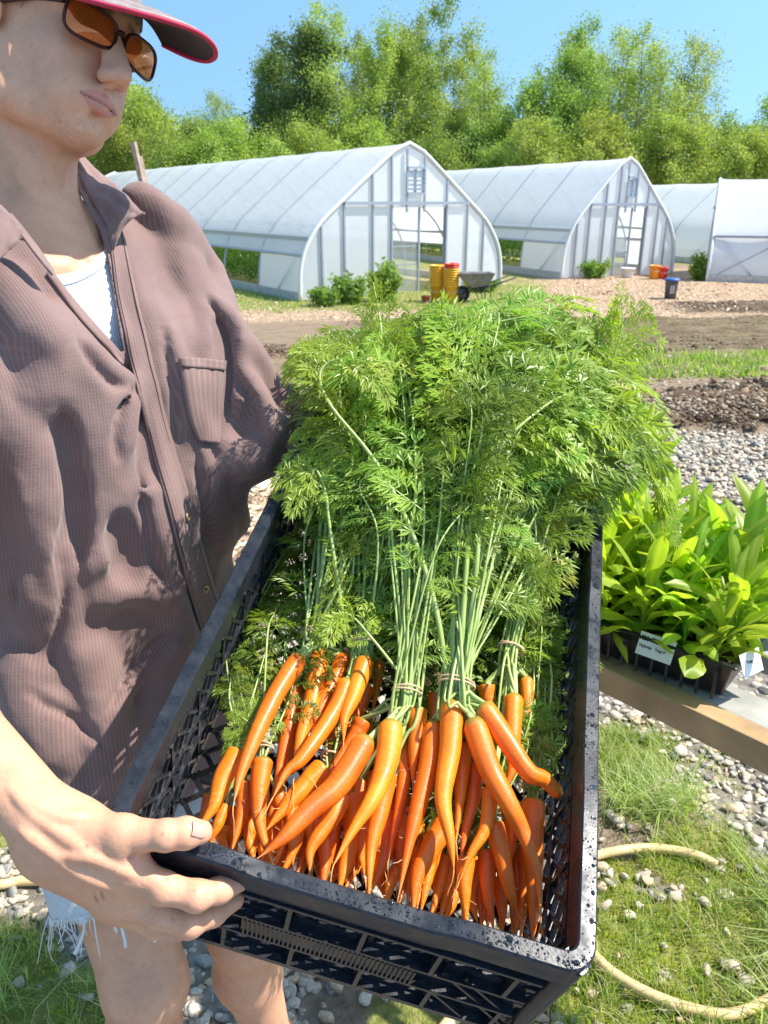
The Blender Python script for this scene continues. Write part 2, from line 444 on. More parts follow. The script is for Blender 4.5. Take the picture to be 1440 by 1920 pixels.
def ico(sub):
    import bmesh
    bm = bmesh.new(); bmesh.ops.create_icosphere(bm, subdivisions=sub, radius=1)
    v = np.array([x.co[:] for x in bm.verts]); f = np.array([[q.index for q in p.verts] for p in bm.faces]); bm.free(); return v, f
def stones(name, pts, size, sub, seed, flat=.62):
    r = np.random.RandomState(seed); v, f = ico(sub); n = len(pts); k = len(v)
    # eight stone shapes, chipped by planes
    protos = []
    for s in range(12):
        w = v.copy()
        for _ in range(9):
            d = unit(r.randn(3)); c = .36+.3*r.rand(); t = w@d; w = w-np.maximum(t-c, 0)[:, None]*d
        w *= 1+.06*fbm(w[:, 0]*2+s, w[:, 1]*2, w[:, 2]*2, 2)[:, None]; protos.append(w)
    protos = np.array(protos)
    V = protos[r.randint(0, 12, n)]
    sc = size*np.exp(r.randn(n)*.33)
    V = V*(np.stack([1+.3*r.rand(n), .75+.3*r.rand(n), flat+.2*r.rand(n)], -1)*sc[:, None])[:, None]
    a = r.rand(n)*6.28; t = r.randn(n)*.35
    ca, sa, ct, st = np.cos(a), np.sin(a), np.cos(t), np.sin(t)
    x, y, z = V[..., 0], V[..., 1]*ct[:, None]-V[..., 2]*st[:, None], V[..., 1]*st[:, None]+V[..., 2]*ct[:, None]
    V = np.stack([x*ca[:, None]-y*sa[:, None], x*sa[:, None]+y*ca[:, None], z], -1)
    V = V+np.concatenate([pts, (terrain(pts[:, 0], pts[:, 1])+.25*sc+r.rand(n)*sc*.5)[:, None]], 1)[:, None]
    F = f[None]+(np.arange(n)*k)[:, None, None]
    tint = np.array([(.54, .47, .38), (.42, .38, .32), (.62, .54, .43), (.52, .40, .27), (.32, .30, .27), (.58, .50, .39)])[r.randint(0, 6, n)]*(.85+.3*r.rand(n))[:, None]
    cols = np.repeat(tint, k, 0)
    m, nt, b = new_mat('stone')
    a_ = nd(nt, 'ShaderNodeAttribute', attribute_name='tint')
    f1 = noise(nt, 160, 5, .7)
    nt.links.new(mix(nt, 1.0, a_.outputs['Color'], ramp(nt, f1, [(.3, (.62, .6, .58)), (.65, (1.15, 1.13, 1.1))]), 'MULTIPLY'), b.inputs['Base Color'])
    b.inputs['Roughness'].default_value = .85; bump(nt, b, f1, .6, .003)
    return tag(mesh(name, V.reshape(-1, 3), F.reshape(-1, 3), m, None, False, cols={'tint': cols}), 'grey and beige crushed stones covering the ground round the legs and under the table', 'gravel', kind='stuff')
def scatter(n, x0, x1, y0, y1, key, seed, thr=.5):
    r = np.random.RandomState(seed); x = x0+(x1-x0)*r.rand(n); y = y0+(y1-y0)*r.rand(n)
    z = zones(x, y)[key]; ok = r.rand(n) < np.where(z > thr, 1, z*.5); return np.stack([x[ok], y[ok]], 1)
pg = np.concatenate([scatter(20000, -1.5, 1.9, .75, 2.9, 'grav', 5), scatter(22000, -.4, 3.6, 2.7, 5.3, 'grav', 6)])
szg = np.where(pg[:, 1] < 2.9, .0120, .0140)
g_ = stones('gravel', pg, szg, 2, 9)

def clods(name, pts, size, seed, cols, label, cat, flat=(1, 1, .6), zoff=.2):
    r = np.random.RandomState(seed); v, f = ico(1); n = len(pts); k = len(v)
    sc = size*np.exp(r.randn(n)*.45); V = v[None]*(1+.35*r.randn(n, k, 1)*.5)*(np.array(flat)*(.7+.6*r.rand(n, 3))*sc[:, None])[:, None]
    a = r.rand(n)*6.28; ca, sa = np.cos(a)[:, None], np.sin(a)[:, None]; x, y = V[..., 0].copy(), V[..., 1].copy()
    V[..., 0] = x*ca-y*sa; V[..., 1] = x*sa+y*ca; V[..., 2] += (x*.25*r.randn(n)[:, None])
    zz = zones(pts[:, 0], pts[:, 1]); z0 = terrain(pts[:, 0], pts[:, 1])+zz['dark']*.07+zz['till']*.02
    V += np.concatenate([pts, (z0+sc*zoff)[:, None]], 1)[:, None]
    tint = np.array(cols)[r.randint(0, len(cols), n)]*(.75+.5*r.rand(n))[:, None]
    m, nt, b = new_mat(name); nt.links.new(nd(nt, 'ShaderNodeAttribute', attribute_name='tint').outputs['Color'], b.inputs['Base Color']); b.inputs['Roughness'].default_value = .9; b.inputs['Specular IOR Level'].default_value = .15
    return tag(mesh(name, V.reshape(-1, 3), (f[None]+(np.arange(n)*k)[:, None, None]).reshape(-1, 3), m, None, False, cols={'tint': np.repeat(tint, k, 0)}), label, cat, kind='stuff')
clods('soil_clods', np.concatenate([scatter(22000, .3, 6, 5.2, 7.2, 'dark', 81), scatter(20000, -1, 10, 9, 16.3, 'till', 82, .4), scatter(3500, 6, 12, 17, 20.5, 'dark', 83), scatter(700, -2, -.8, 8.5, 10.3, 'dark', 84)]), .0105, 85, [(.10, .065, .04), (.16, .11, .07), (.24, .17, .11), (.33, .26, .18)], 'crumbly brown clods on the dug and tilled soil', 'soil')
clods('wood_chips', np.concatenate([scatter(5000, -1.5, -.2, 2.9, 5.2, 'chips', 86), scatter(15000, -4, 14, 15.5, 26, 'chips', 87)]), .020, 88, [(.55, .38, .24), (.68, .51, .34), (.40, .26, .16), (.74, .60, .44)], 'pale wood chips spread on the paths', 'wood chips', (1.6, .55, .2), .1)
_rb = np.random.RandomState(90); _x = .3+4.5*_rb.rand(9000); _y = 5.1+4.4*_rb.rand(9000)
clods('loose_crumbs', np.stack([_x, _y], 1), .011, 91, [(.30, .22, .15), (.44, .34, .24), (.20, .14, .09), (.52, .44, .34)], 'small crumbs and bits of bark on the pale packed soil', 'soil')

def blades(name, pts, hgt, wid, seed, cols, label, cat, lean=.5, tuft=1, spread=.01, tc=1.8):
    r = np.random.RandomState(seed)
    pts = np.repeat(pts, tuft, 0)+r.randn(len(pts)*tuft, 2)*spread; n = len(pts)
    H = hgt*np.exp(r.randn(n)*.35); a = r.rand(n)*6.28; d = np.stack([np.cos(a), np.sin(a)], -1); ln = lean*(.3+r.rand(n))
    side = np.stack([-d[:, 1], d[:, 0], 0*a], -1); a2 = a+r.randn(n)*.8
    z0 = terrain(pts[:, 0], pts[:, 1])
    base = np.stack([pts[:, 0], pts[:, 1], z0], -1)
    V = []
    for t, w in ((0, 1), (.35, .95), (.7, .62), (1, .08)):
        out = ln*t**2; c = base+np.concatenate([d*(out*H)[:, None], (H*t*(1-.35*ln*t))[:, None]], 1)
        V += [c-side*(wid*w)[:, None] if np.ndim(wid) else c-side*(wid*w), c+side*(wid*w) if not np.ndim(wid) else c+side*(wid*w)[:, None]]
    V = np.stack(V, 1)
    f = np.array([[0, 1, 3, 2], [2, 3, 5, 4], [4, 5, 7, 6]])
    F = f[None]+(np.arange(n)*8)[:, None, None]
    tint = np.array(cols)[r.randint(0, len(cols), n)]*(.8+.4*r.rand(n))[:, None]
    m, nt, b = new_mat(name)
    c = nd(nt, 'ShaderNodeAttribute', attribute_name='tint').outputs['Color']
    nt.links.new(c, b.inputs['Base Color']); b.inputs['Roughness'].default_value = .5
    t = nd(nt, 'ShaderNodeBsdfTranslucent', {'Color': mix(nt, 1.0, c, (tc, tc*1.1, tc*.4, 1), 'MULTIPLY')})
    mx = nd(nt, 'ShaderNodeMixShader', {0: .4}); nt.links.new(b.outputs[0], mx.inputs[1]); nt.links.new(t.outputs[0], mx.inputs[2])
    nt.links.new(mx.outputs[0], nt.nodes['Material Output'].inputs['Surface'])
    return tag(mesh(name, V.reshape(-1, 3), F.reshape(-1, 4), m, None, False, cols={'tint': np.repeat(tint, 8, 0)}), label, cat, kind='stuff')
GC = [(.16, .25, .04), (.24, .34, .06), (.32, .40, .08), (.20, .29, .05), (.44, .40, .17), (.55, .47, .28)]
blades('grass', np.concatenate([scatter(1700, -1.7, -.4, .7, 3, 'grass', 21), scatter(1100, .2, 1.4, .8, 1.8, 'grass', 22), scatter(500, .3, .95, 1.7, 2.1, 'grass', 23)]), .040, .0011, 31, GC, 'ragged green and straw coloured grass growing in patches between the stones', 'grass', .75, 16, .016)
blades('moss', np.concatenate([scatter(2600, .2, 1.3, .85, 1.6, 'grass', 24), scatter(1500, .0, 1.0, .95, 2.0, 'grav', 25), scatter(1500, -1.4, -.4, .75, 1.3, 'grass', 26)]), .011, .0011, 32, [(.44, .48, .04), (.34, .42, .04), (.52, .52, .07), (.24, .32, .05)], 'low yellow green moss and seedlings spreading inside the hose loop', 'moss', .5, 9, .009)
rt = np.random.RandomState(40)
tc_ = np.array([(.93, 1.34), (.98, 1.26), (.72, 1.64), (.78, 1.66), (.88, 1.20), (1.03, 1.36), (.64, 1.67), (.80, 1.05), (-.92, 1.17), (-.8, 1.1), (-1.0, 1.9), (-.9, 1.75)])
blades('grass_tufts', np.repeat(tc_, 150, 0)+rt.randn(len(tc_)*150, 2)*.034, .105, .0012, 33, [(.26, .34, .09), (.34, .42, .12), (.48, .50, .24)], 'long bent grass tufts beside the hose', 'grass', 1.1, 1, .0)
blades('meadow_grass', np.concatenate([scatter(5200, 1.0, 7, 7.0, 9.6, 'grass', 27, .35), scatter(9000, -9, 6, 17, 24, 'grass', 28)]), .075, .006, 34, GC[:4], 'short grass strip across the field and in front of the greenhouses', 'grass', .6, 2, .05)
# ================================================================ GREENHOUSES
def film_mat(name, alpha, col=(.80, .83, .86), trans=.45, bs=1.0):
    m, nt, b = new_mat(name)
    f = noise(nt, 1.3, 5, .6)
    tcx = nd(nt, 'ShaderNodeTexCoord').outputs['Object']
    w = noise(nt, 3.2, 4, .6, nd(nt, 'ShaderNodeMapping', {'Vector': tcx, 'Scale': (1.4, 1.4, .35)}).outputs[0], .6)
    nt.links.new(ramp(nt, f, [(.3, tuple(c*.9 for c in col)), (.7, col)]), b.inputs['Base Color'])
    b.inputs['Roughness'].default_value = .28; b.inputs['Specular IOR Level'].default_value = .5
    bump(nt, b, w, .35*bs, .05)
    t = nd(nt, 'ShaderNodeBsdfTranslucent', {'Color': c4(col)})
    m1 = nd(nt, 'ShaderNodeMixShader', {0: trans}); nt.links.new(b.outputs[0], m1.inputs[1]); nt.links.new(t.outputs[0], m1.inputs[2])
    tr = nd(nt, 'ShaderNodeBsdfTransparent', {'Color': (.93, .95, .96, 1)})
    m2 = nd(nt, 'ShaderNodeMixShader', {0: alpha}); nt.links.new(tr.outputs[0], m2.inputs[1]); nt.links.new(m1.outputs[0], m2.inputs[2])
    nt.links.new(m2.outputs[0], nt.nodes['Material Output'].inputs['Surface'])
    return m
FILM = film_mat('greenhouse_film', .93, (.90,.91,.93)); FILM2 = film_mat('end_wall_film', .95, (.84, .87, .89), .5, .5)
FILMC = film_mat('clear_film', .30, (.78, .82, .84), .4)
STEEL = simple('galvanised_tube', (.40, .43, .47), .45, .5, .15, 30)
WTRIM = simple('white_trim', (.74, .75, .74), .5, 0, .1, 30)
WOODG = simple('baseboard', (.50, .49, .46), .8, 0, .2, 12)
CROP = leaf_mat('crop_leaf', [(.05, .13, .02), (.10, .22, .03), (.17, .30, .05)], .35, .5, .3, 2)

def arch(W, H, n=41):
    """gothic section: (side, height) from left foot over the ridge to the right foot"""
    pts = []
    for t in np.linspace(0, 1, n//2+1):
        # straight leaning side low down, curving in to the peak
        s = t
        h = H*s
        x = W/2*float(np.interp(h/H, [0, .18, .28, .36, .44, .50, .55, .66, .76, .85, .93, .965, .985, 1], [1, .993, .968, .925, .862, .800, .733, .572, .424, .291, .170, .110, .060, 0]))
        pts.append((x, h))
    pts = np.array(pts); L = pts*[-1, 1]
    return np.concatenate([L[:-1], pts[::-1]])
def arch_x(W, H, h):
    a = arch(W, H, 201); r = a[100:][::-1]; return np.interp(h, r[:, 1], r[:, 0])

def greenhouse(c, th, W, H, L, label, nb=9, door=(.35, .5, .28), vent=True, rollup=True, crop=True, bulge=0, hip=1.45, open_from=1):
    t = empty('greenhouse', label, 'greenhouse', 'plastic covered greenhouses in a row across the field')
    w = np.array([math.cos(th), math.sin(th), 0]); a = np.array([-math.sin(th), math.cos(th), 0]); z = np.array([0, 0, 1.0]); c = np.array(c, float)
    G = lambda s, d, h: c+w*s+a*d+z*h
    A = arch(W, H)
    # roof film, sagging a little between the hoops
    nd_ = nb*8+1; ds = np.linspace(0, L, nd_)
    lowh = hip if rollup else .12
    def film(name, side, h0, mat, d0=0, d1=L):
        pr = np.array([p for p in A if p[1] >= h0])
        if h0 > .01:
            x0 = arch_x(W, H, h0); pr = np.concatenate([[(-x0, h0)], pr, [(x0, h0)]])
        if side: pr = pr[:len(pr)//2+1] if side < 0 else pr[len(pr)//2:]
        dd = [d for d in ds if d0-1e-6 <= d <= d1+1e-6]
        V = []
        for d in dd:
            ph = (d/(L/nb)) % 1; sag = .035*math.sin(math.pi*ph)**.8 if 0 < ph < 1 else 0
            hump = .0
            for x, h in pr:
                q = np.array([x*(1-sag*1.1/(W/2)), h-sag*.6*(h/H)+hump]); V.append(G(q[0], d, q[1]))
        k = len(pr); F = np.array([[i*k+j, i*k+j+1, (i+1)*k+j+1, (i+1)*k+j] for i in range(len(dd)-1) for j in range(k-1)])
        return mesh(name, V, F, mat, t, True)
    film('roof_film', 0, lowh, FILM)
    # hoops
    for i in range(nb+1):
        mb = MB(); d = i*L/nb
        mb.tube([G(x*.992, d, h*.994) for x, h in A], .030 if i else .035, 6); mb.build('hoop', STEEL, t, True)
    # rails and side wall
    for s in (-1, 1):
        if rollup:
            x1 = arch_x(W, H, hip); x2 = arch_x(W, H, hip-.38)
            MB().bar(G(s*(x1+.02), 0, hip), G(s*(x1+.02), L, hip), .06, .09).build('hip_rail', STEEL, t)
            MB().tube([G(s*(x2+.03), d, hip-.38) for d in (0, L)], .035, 8).build('roll_bar', STEEL, t, True)
            # rolled-down curtain between hip and roll bar
            V = [G(s*(arch_x(W, H, hh)+.01), d, hh) for hh in (hip-.38, hip) for d in (0, L)]
            mesh('side_curtain', V, [(0, 1, 3, 2)], FILM2, t, False)
            # closed panel at the front end
            pl = L/nb*open_from
            V = [G(s*(arch_x(W, H, hh)+.005), d, hh) for hh in (.05, hip-.38) for d in (0.02, pl)]
            mesh('side_panel', V, [(0, 1, 3, 2)], FILM2, t, False)
        MB().bar(G(s*(W/2+.02), 0, .1), G(s*(W/2+.02), L, .1), .05, .22).build('baseboard', WOODG, t)
        # corner brace
        MB().bar(G(s*W/2, 1.3, .1), G(s*(arch_x(W, H, hip)), .1, hip-.1), .05).build('brace', STEEL, t)
    # end walls
    for d, fr in ((0.0, True), (L, False)):
        dx0, dx1, dh = (door[0]-door[1]/2)*1.0, (door[0]+door[1]/2)*1.0, door[2]
        top = [(x, h) for x, h in A]
        xs = sorted(set([-W/2, dx0, dx1, W/2]+list(np.linspace(-W/2, W/2, 33))))
        hh = lambda x: np.interp(abs(x), arch(W, H, 401)[200:, 0], arch(W, H, 401)[200:, 1])
        V = []; F = []
        for i in range(len(xs)-1):
            x0, x1 = xs[i], xs[i+1]
            lo = dh if (dx0-1e-6 <= x0 and x1 <= dx1+1e-6 and fr) else 0.03
            q = [(x0, lo), (x1, lo), (x1, max(lo, hh(x1)*.995)), (x0, max(lo, hh(x0)*.995))]
            k = len(V); V += [G(x, d+(.0 if fr else 0), h) for x, h in q]; F.append((k, k+1, k+2, k+3))
        mesh('end_wall', V, F, FILM2, t, False)
        s_ = -1 if fr else 1
        mb = MB(); mb.tube([G(x, d+s_*.03, h) for x, h in A], .05, 8); mb.build('arch_trim', WTRIM, t, True)
        if not fr: continue
        # studs
        stud = sorted([-W*.40, -W*.30, -W*.17, dx0, dx1, W*.30, W*.39] + ([door[0]+.0]*0))
        for x in stud:
            if abs(x) > W/2-.05: continue
            hx = hh(x)*.985
            MB().bar(G(x, -.035, .03), G(x, -.035, hx), .055, .045, up=w).build('stud', STEEL, t)
        MB().bar(G(-W*.30, -.075, dh+.10), G(W*.30, -.075, dh+.10), .06, .075).build('cross_rail', STEEL, t)
        dm = MB()
        for x in (dx0+.03, dx1-.03, (dx0+dx1)/2+.02): dm.bar(G(x, .02, .05), G(x, .02, dh), .05, up=w)
        for h in (.75, 1.2): dm.bar(G(dx0, .05, h), G((dx0+dx1)/2, .05, h), .035)
        dr = dm.build('door', STEEL, t)
        mesh('pane', [G(dx0, .035, .05), G((dx0+dx1)/2, .035, .05), G((dx0+dx1)/2, .035, dh), G(dx0, .035, dh)], [(0, 1, 2, 3)], FILMC, dr, False)
        if vent:
            vx = door[0]*.55; vh = H*.68; vw, vv = W*.085, H*.165
            mv = MB()
            for x in (vx-vw/2, vx+vw/2, vx): mv.bar(G(x, -.07, vh-.45 if x != vx else vh), G(x, -.07, min(hh(x)*.97, vh+vv+.5) if x != vx else vh+vv), .05 if x != vx else .025, up=w)
            for h in (vh, vh+vv): mv.bar(G(vx-vw/2, -.10, h), G(vx+vw/2, -.10, h), .05)
            for k in range(1, 6): mv.bar(G(vx-vw/2, -.085, vh+vv*k/6), G(vx+vw/2, -.085, vh+vv*k/6), .018)
            vn = mv.build('vent', STEEL, t)
            mesh('pane', [G(vx-vw/2, -.045, vh), G(vx+vw/2, -.045, vh), G(vx+vw/2, -.045, vh+vv), G(vx-vw/2, -.045, vh+vv)], [(0, 1, 2, 3)], SKYPANE, vn, False)
    return t, G
SKYPANE = simple('vent_glass', (.80, .88, .93), .15, 0, .25, 9)

def crop_rows(G, W, L, s0, s1, d0, d1, hgt, n, seed, label, nm='crop_row'):
    r = np.random.RandomState(seed)
    s = s0+(s1-s0)*r.rand(n); d = d0+(d1-d0)*r.rand(n)
    h = hgt*(.15+.9*r.rand(n)**.6)*(.85+.15*np.sin(d*5+s*3))
    c = np.array([G(a, b, e) for a, b, e in zip(s, d, h)])
    v = leaf_cloud(c, .07, seed)
    return tag(mesh(nm, v[0], v[1], CROP, None, False), label, 'crop', kind='stuff')
def leaf_cloud(c, size, seed, elong=1.6, cup=.25):
    """one bent leaf-sized pair of triangles per point"""
    r = np.random.RandomState(seed); n = len(c)
    u = r.randn(n, 3); u /= np.linalg.norm(u, axis=1)[:, None]
    v = np.cross(u, r.randn(n, 3)); v /= np.linalg.norm(v, axis=1)[:, None]; w = np.cross(u, v)
    s = np.broadcast_to(np.asarray(size, float), (n,))*(.6+.8*r.rand(n))
    a = c-u*(s*elong/2)[:, None]; b = c+u*(s*elong/2)[:, None]
    l = c-v*(s/2)[:, None]+w*(s*cup)[:, None]; q = c+v*(s/2)[:, None]+w*(s*cup)[:, None]
    V = np.stack([a, l, b, q], 1).reshape(-1, 3); i = np.arange(n)*4
    return V, np.concatenate([np.stack([i, i+1, i+2], 1), np.stack([i, i+2, i+3], 1)])

gh1, G1 = greenhouse((.62, 21.72, -.8), .58, 6.44, 3.65, 26, 'largest white greenhouse with a gothic end wall and vent, nearest to the orange buckets', 11, (.35, 1.75, 2.15))
gh2, G2 = greenhouse((7.65, 26.87, -.8), .42, 4.5, 3.55, 26, 'second white greenhouse in the middle with a narrow doorway and small vent', 11, (.30, 1.15, 2.1))
gh3, G3 = greenhouse((15.0, 33.0, -.8), .42, 5.0, 3.0, 22, 'low white greenhouse half hidden at the right behind the middle one', 9, (.2, 1.2, 2.0), False, False)
_f = PZ(1327, 528, -.8); _w = np.array([math.cos(-1.93), math.sin(-1.93), 0])
gh4, G4 = greenhouse(_f-_w*2.25, -1.93, 4.5, 2.95, 16, 'greenhouse at the right edge seen side on with slack film panels', 9, (.2, 1.2, 2.0), False, False)
for s_ in (1,):
    MB().bar(G4(s_*(arch_x(4.5, 2.95, 1.3)+.05), 0, 1.3), G4(s_*(arch_x(4.5, 2.95, 1.3)+.05), 16, 1.3), .05, .07).build('hip_rail', STEEL, gh4)
    for k in range(5):
        MB().bar(G4(s_*(2.28), .2+k*3.5, .2), G4(s_*(arch_x(4.5, 2.95, 1.2)+.05), 1.9+k*3.5, 1.2), .03).build('brace', STEEL, gh4)
crop_rows(G1, 6.4, 26, -2.6, -.9, 2, 22, .75, 9000, 61, 'leafy green crop row inside the open side of the large greenhouse')
crop_rows(G1, 6.4, 26, .4, 2.4, 4, 22, .7, 4000, 62, 'leafy green crop row deep inside the large greenhouse')
crop_rows(G2, 4.5, 26, -1.8, 1.4, 2.5, 22, 1.3, 9000, 63, 'tall green crop inside the middle greenhouse')
# ================================================================ TREES
BARK = simple('bark', (.20, .17, .14), .9, 0, .35, 9, .6, dist=.02)
BARKP = simple('pale_bark', (.38, .36, .32), .85, 0, .35, 7, .5, dist=.02)
LEAF = {
    'bright': leaf_mat('leaf_bright', [(.20, .28, .055), (.32, .40, .10), (.45, .52, .18)], .5, .45, .35, .6, 1.5, .25),
    'mid': leaf_mat('leaf_mid', [(.15, .22, .055), (.25, .34, .09), (.36, .46, .15)], .48, .45, .35, .6, 1.5, .25),
    'deep': leaf_mat('leaf_deep', [(.10, .15, .05), (.16, .23, .08), (.25, .33, .12)], .42, .45, .35, .6, 1.4, .25),
}
def tree_mesh(kind, H, R, crown0, nleaf, seed, bark, stems=1, airy=.5, ls=.16):
    """trunk(s) with limbs; leaves gathered in clumps at the limb ends. Returns trunk mesh object + crown mesh object data"""
    r = np.random.RandomState(seed)
    mb = MB(); ends = []
    for st in range(stems):
        off = np.array([r.randn()*.5, r.randn()*.5, 0])*(stems > 1)
        lean = r.randn(2)*.03*H; n = 9
        tp = np.array([[off[0]*(1+1.2*t)+lean[0]*t*t+.08*math.sin(t*7+seed), off[1]*(1+1.2*t)+lean[1]*t*t+.08*math.cos(t*6), t*H*(1 if st == 0 else .75+.2*r.rand())] for t in np.linspace(0, .97, n)])
        r0 = H*.0125*(1 if stems == 1 else .85)
        mb.tube(tp, np.linspace(r0, r0*.12, n), 7)
        nl = int(25/stems**.5)
        for i in range(nl):
            t = crown0+(1-crown0)*(i+.5*r.rand())/nl
            b = np.array([np.interp(t, np.linspace(0, .97, n), tp[:, k]) for k in range(3)])
            a = r.rand()*6.28
            prof = math.sin(math.pi*min(1, .12+.88*(t-crown0)/(1-crown0))**.75)**.7*.9+.12
            L = R*prof*(.55+.6*r.rand())
            up = .35+.75*r.rand()
            e = b+np.array([math.cos(a)*L, math.sin(a)*L, up*L*.75])
            m = b+(e-b)*.5+np.array([0, 0, -.08*L])
            mb.tube(spline([b, m, e], 5), np.linspace(r0*.32*(1.1-t), .008, 5)+.004, 4, False)
            ends += [b+(e-b)*f_+r.randn(3)*.13*L*np.array([1, 1, .8])+np.array([0, 0, .12*L*r.rand()]) for f_ in (1.0, .85, .7, .55, .4, 1.08)]
            if r.rand() < .6: mb.tube([m, ends[-2]], .012, 4, False)
        ends.append(tp[-1])
    ends = np.array(ends); k = len(ends)
    # every clump: an uneven flattened puff of leaves
    per = np.maximum(6, (nleaf/k*np.exp(r.randn(k)*.5))).astype(int)
    C = []
    for e, m in zip(ends, per):
        rad = R*(.06+.10*r.rand())
        q = r.randn(m, 3)*np.array([1, 1, .8+.7*airy])*rad
        C.append(e+q)
    C = np.concatenate(C); C = C[C[:, 2] > H*.03]
    V, F = leaf_cloud(C, ls, seed+1, 1.35, .2)
    return mb, V, F
def make_tree(nm, kind, H, R, c0, nl, seed, bark=None, stems=1, airy=.5, ls=.16):
    t = bpy.data.objects.new(nm, None); scene.collection.objects.link(t); t.empty_display_size = .3
    mb, V, F = tree_mesh(kind, H, R, c0, nl, seed, bark, stems, airy, ls)
    mb.build('trunk', bark or BARK, t, True)
    mesh('crown', V, F, LEAF[kind], t, False)
    return t
GRP_T = 'trees of the woodland edge behind the greenhouses'
protos = {
    'tallA': make_tree('birch_tree', 'bright', 15, 2.9, .30, 19000, 101, BARKP, 2, .9, .105),
    'tallB': make_tree('birch_tree', 'mid', 16, 2.6, .38, 18000, 102, BARKP, 3, .9, .105),
    'airy': make_tree('poplar_tree', 'bright', 15, 2.7, .42, 10500, 103, BARK, 4, 1.0, .10),
    'full': make_tree('maple_tree', 'deep', 13, 3.6, .12, 32000, 104, BARK, 1, .3, .115),
    'round': make_tree('young_maple_tree', 'bright', 8, 3.2, .08, 26000, 105, BARK, 2, .4, .105),
    'roundB': make_tree('young_maple_tree', 'mid', 9, 3.0, .08, 23000, 106, BARK, 2, .5, .105),
}
used_p = set()
def put_tree(kind, px, top, dist, label, group=GRP_T, rz=None, wide=1.0):
    """a tree whose top shows at pixel (px, top) when it stands `dist` metres away"""
    p = protos[kind]; o = p if kind not in used_p else copy_tree(p); used_p.add(kind)
    q = camO+ray(px, top)*(dist/ray(px, top)[1]); base = terrain(0, dist)
    H = {'tallA': 15, 'tallB': 16, 'airy': 15, 'full': 13, 'round': 8, 'roundB': 9}[kind]
    s = (q[2]-base)/(H*1.02)
    o.location = (q[0], dist, base); o.scale = (s*wide, s*wide, s)
    o.rotation_euler = (0, 0, random.random()*6.28 if rz is None else rz)
    return tag(o, label, 'tree', group)
TREES = [
 ('round', 205, 165, 50, 'rounded yellow green tree right beside the cap wearer\'s chin'),
 ('roundB', 300, 225, 47, 'short bushy tree above the wooden posts'),
 ('airy', 392, 165, 52, 'small sparse tree standing alone in the gap of sky at left'),
 ('round', 455, 235, 46, 'low bright bush-like tree left of the dark full tree'),
 ('full', 560, 62, 50, 'dark dense broad tree, leftmost of the tall trees'),
 ('full', 505, 110, 54, 'dark dense tree with sloping left shoulder behind the large greenhouse'),
 ('tallB', 628, 60, 53, 'tall narrow tree right behind the broad dark tree'),
 ('tallA', 700, 12, 50, 'very tall birch with pale trunk left of the highest tree'),
 ('tallB', 790, -22, 52, 'highest tree whose top leaves the picture'),
 ('tallA', 850, 45, 54, 'tall birch just right of the highest tree'),
 ('tallB', 745, 25, 57, 'tall tree filling in between the two highest birches'),
 ('airy', 925, 92, 49, 'medium open tree with drooping side limbs right of the highest trees'),
 ('tallA', 880, 95, 56, 'birch on the descending shoulder above the greenhouse peak'),
 ('roundB', 985, 165, 51, 'short leafy tree in the dip between the two tall groups'),
 ('tallA', 1065, 58, 52, 'left tree of the tall group over the middle greenhouse'),
 ('tallB', 1120, 22, 50, 'tallest multi-stemmed tree over the middle greenhouse'),
 ('airy', 1170, 40, 53, 'open tree with bare stems showing over the middle greenhouse'),
 ('airy', 1240, 42, 49, 'thin leaved tall tree with dark leaning trunk near the right'),
 ('airy', 1300, 55, 52, 'wispy rightmost tall tree against the sky'),
 ('round', 1230, 230, 46, 'low lime green tree under the wispy tall tree'),
 ('round', 1330, 245, 45, 'rounded lime green tree above the low greenhouse'),
 ('roundB', 1385, 188, 55, 'darker tree poking above the lime trees at the right'),
 ('roundB', 1440, 205, 50, 'leafy tree cut by the right picture edge'),
 ('round', 1410, 262, 44, 'lime green bush-like tree in front of the right edge tree'),
 ('round', 1130, 225, 47, 'bright low tree right behind the middle greenhouse peak'),
 ('round', 1010, 235, 45, 'bright low tree between the large and middle greenhouses'),
 ('roundB', 905, 230, 46, 'mid green low tree behind the large greenhouse\'s right slope'),
 ('round', 700, 235, 47, 'low bright tree behind the large greenhouse ridge'),
 ('roundB', 800, 215, 48, 'low mid green tree behind the large greenhouse peak'),
 ('roundB', 600, 225, 49, 'low mid green tree behind the middle of the large ridge'),
 ('round', 380, 255, 46, 'low bright tree behind the far end of the large greenhouse'),
 ('roundB', 120, 215, 52, 'tree mostly hidden behind the neck and collar'),
 ('roundB', 1180, 200, 54, 'mid green tree behind the stems of the tall open trees'),
 ('tallA', 1000, 175, 58, 'slim birch far back in the dip of the treeline'),
 ('roundB', 1060, 205, 52, 'mid green tree at the foot of the left tall tree'),
 ('round', 250, 180, 56, 'bright tree behind the rounded yellow green one'),
 ('roundB', 1290, 215, 54, 'mid green tree behind the wispy rightmost tall tree'),
 ('roundB', 750, 190, 55, 'mid green tree behind the stems of the highest birches'),
 ('roundB', 860, 195, 55, 'shaded green tree behind the birches right of the highest tree'),
 ('roundB', 650, 180, 56, 'shaded green tree behind the narrow tall tree'),
 ('round', 180, 230, 46, 'bright low bushy tree at the left beside the shirt collar'),
 ('round', 560, 245, 46, 'bright low tree in front of the broad dark tree'),
]
for k, x, ty, d, lab in TREES: put_tree(k, x, ty, d, lab)
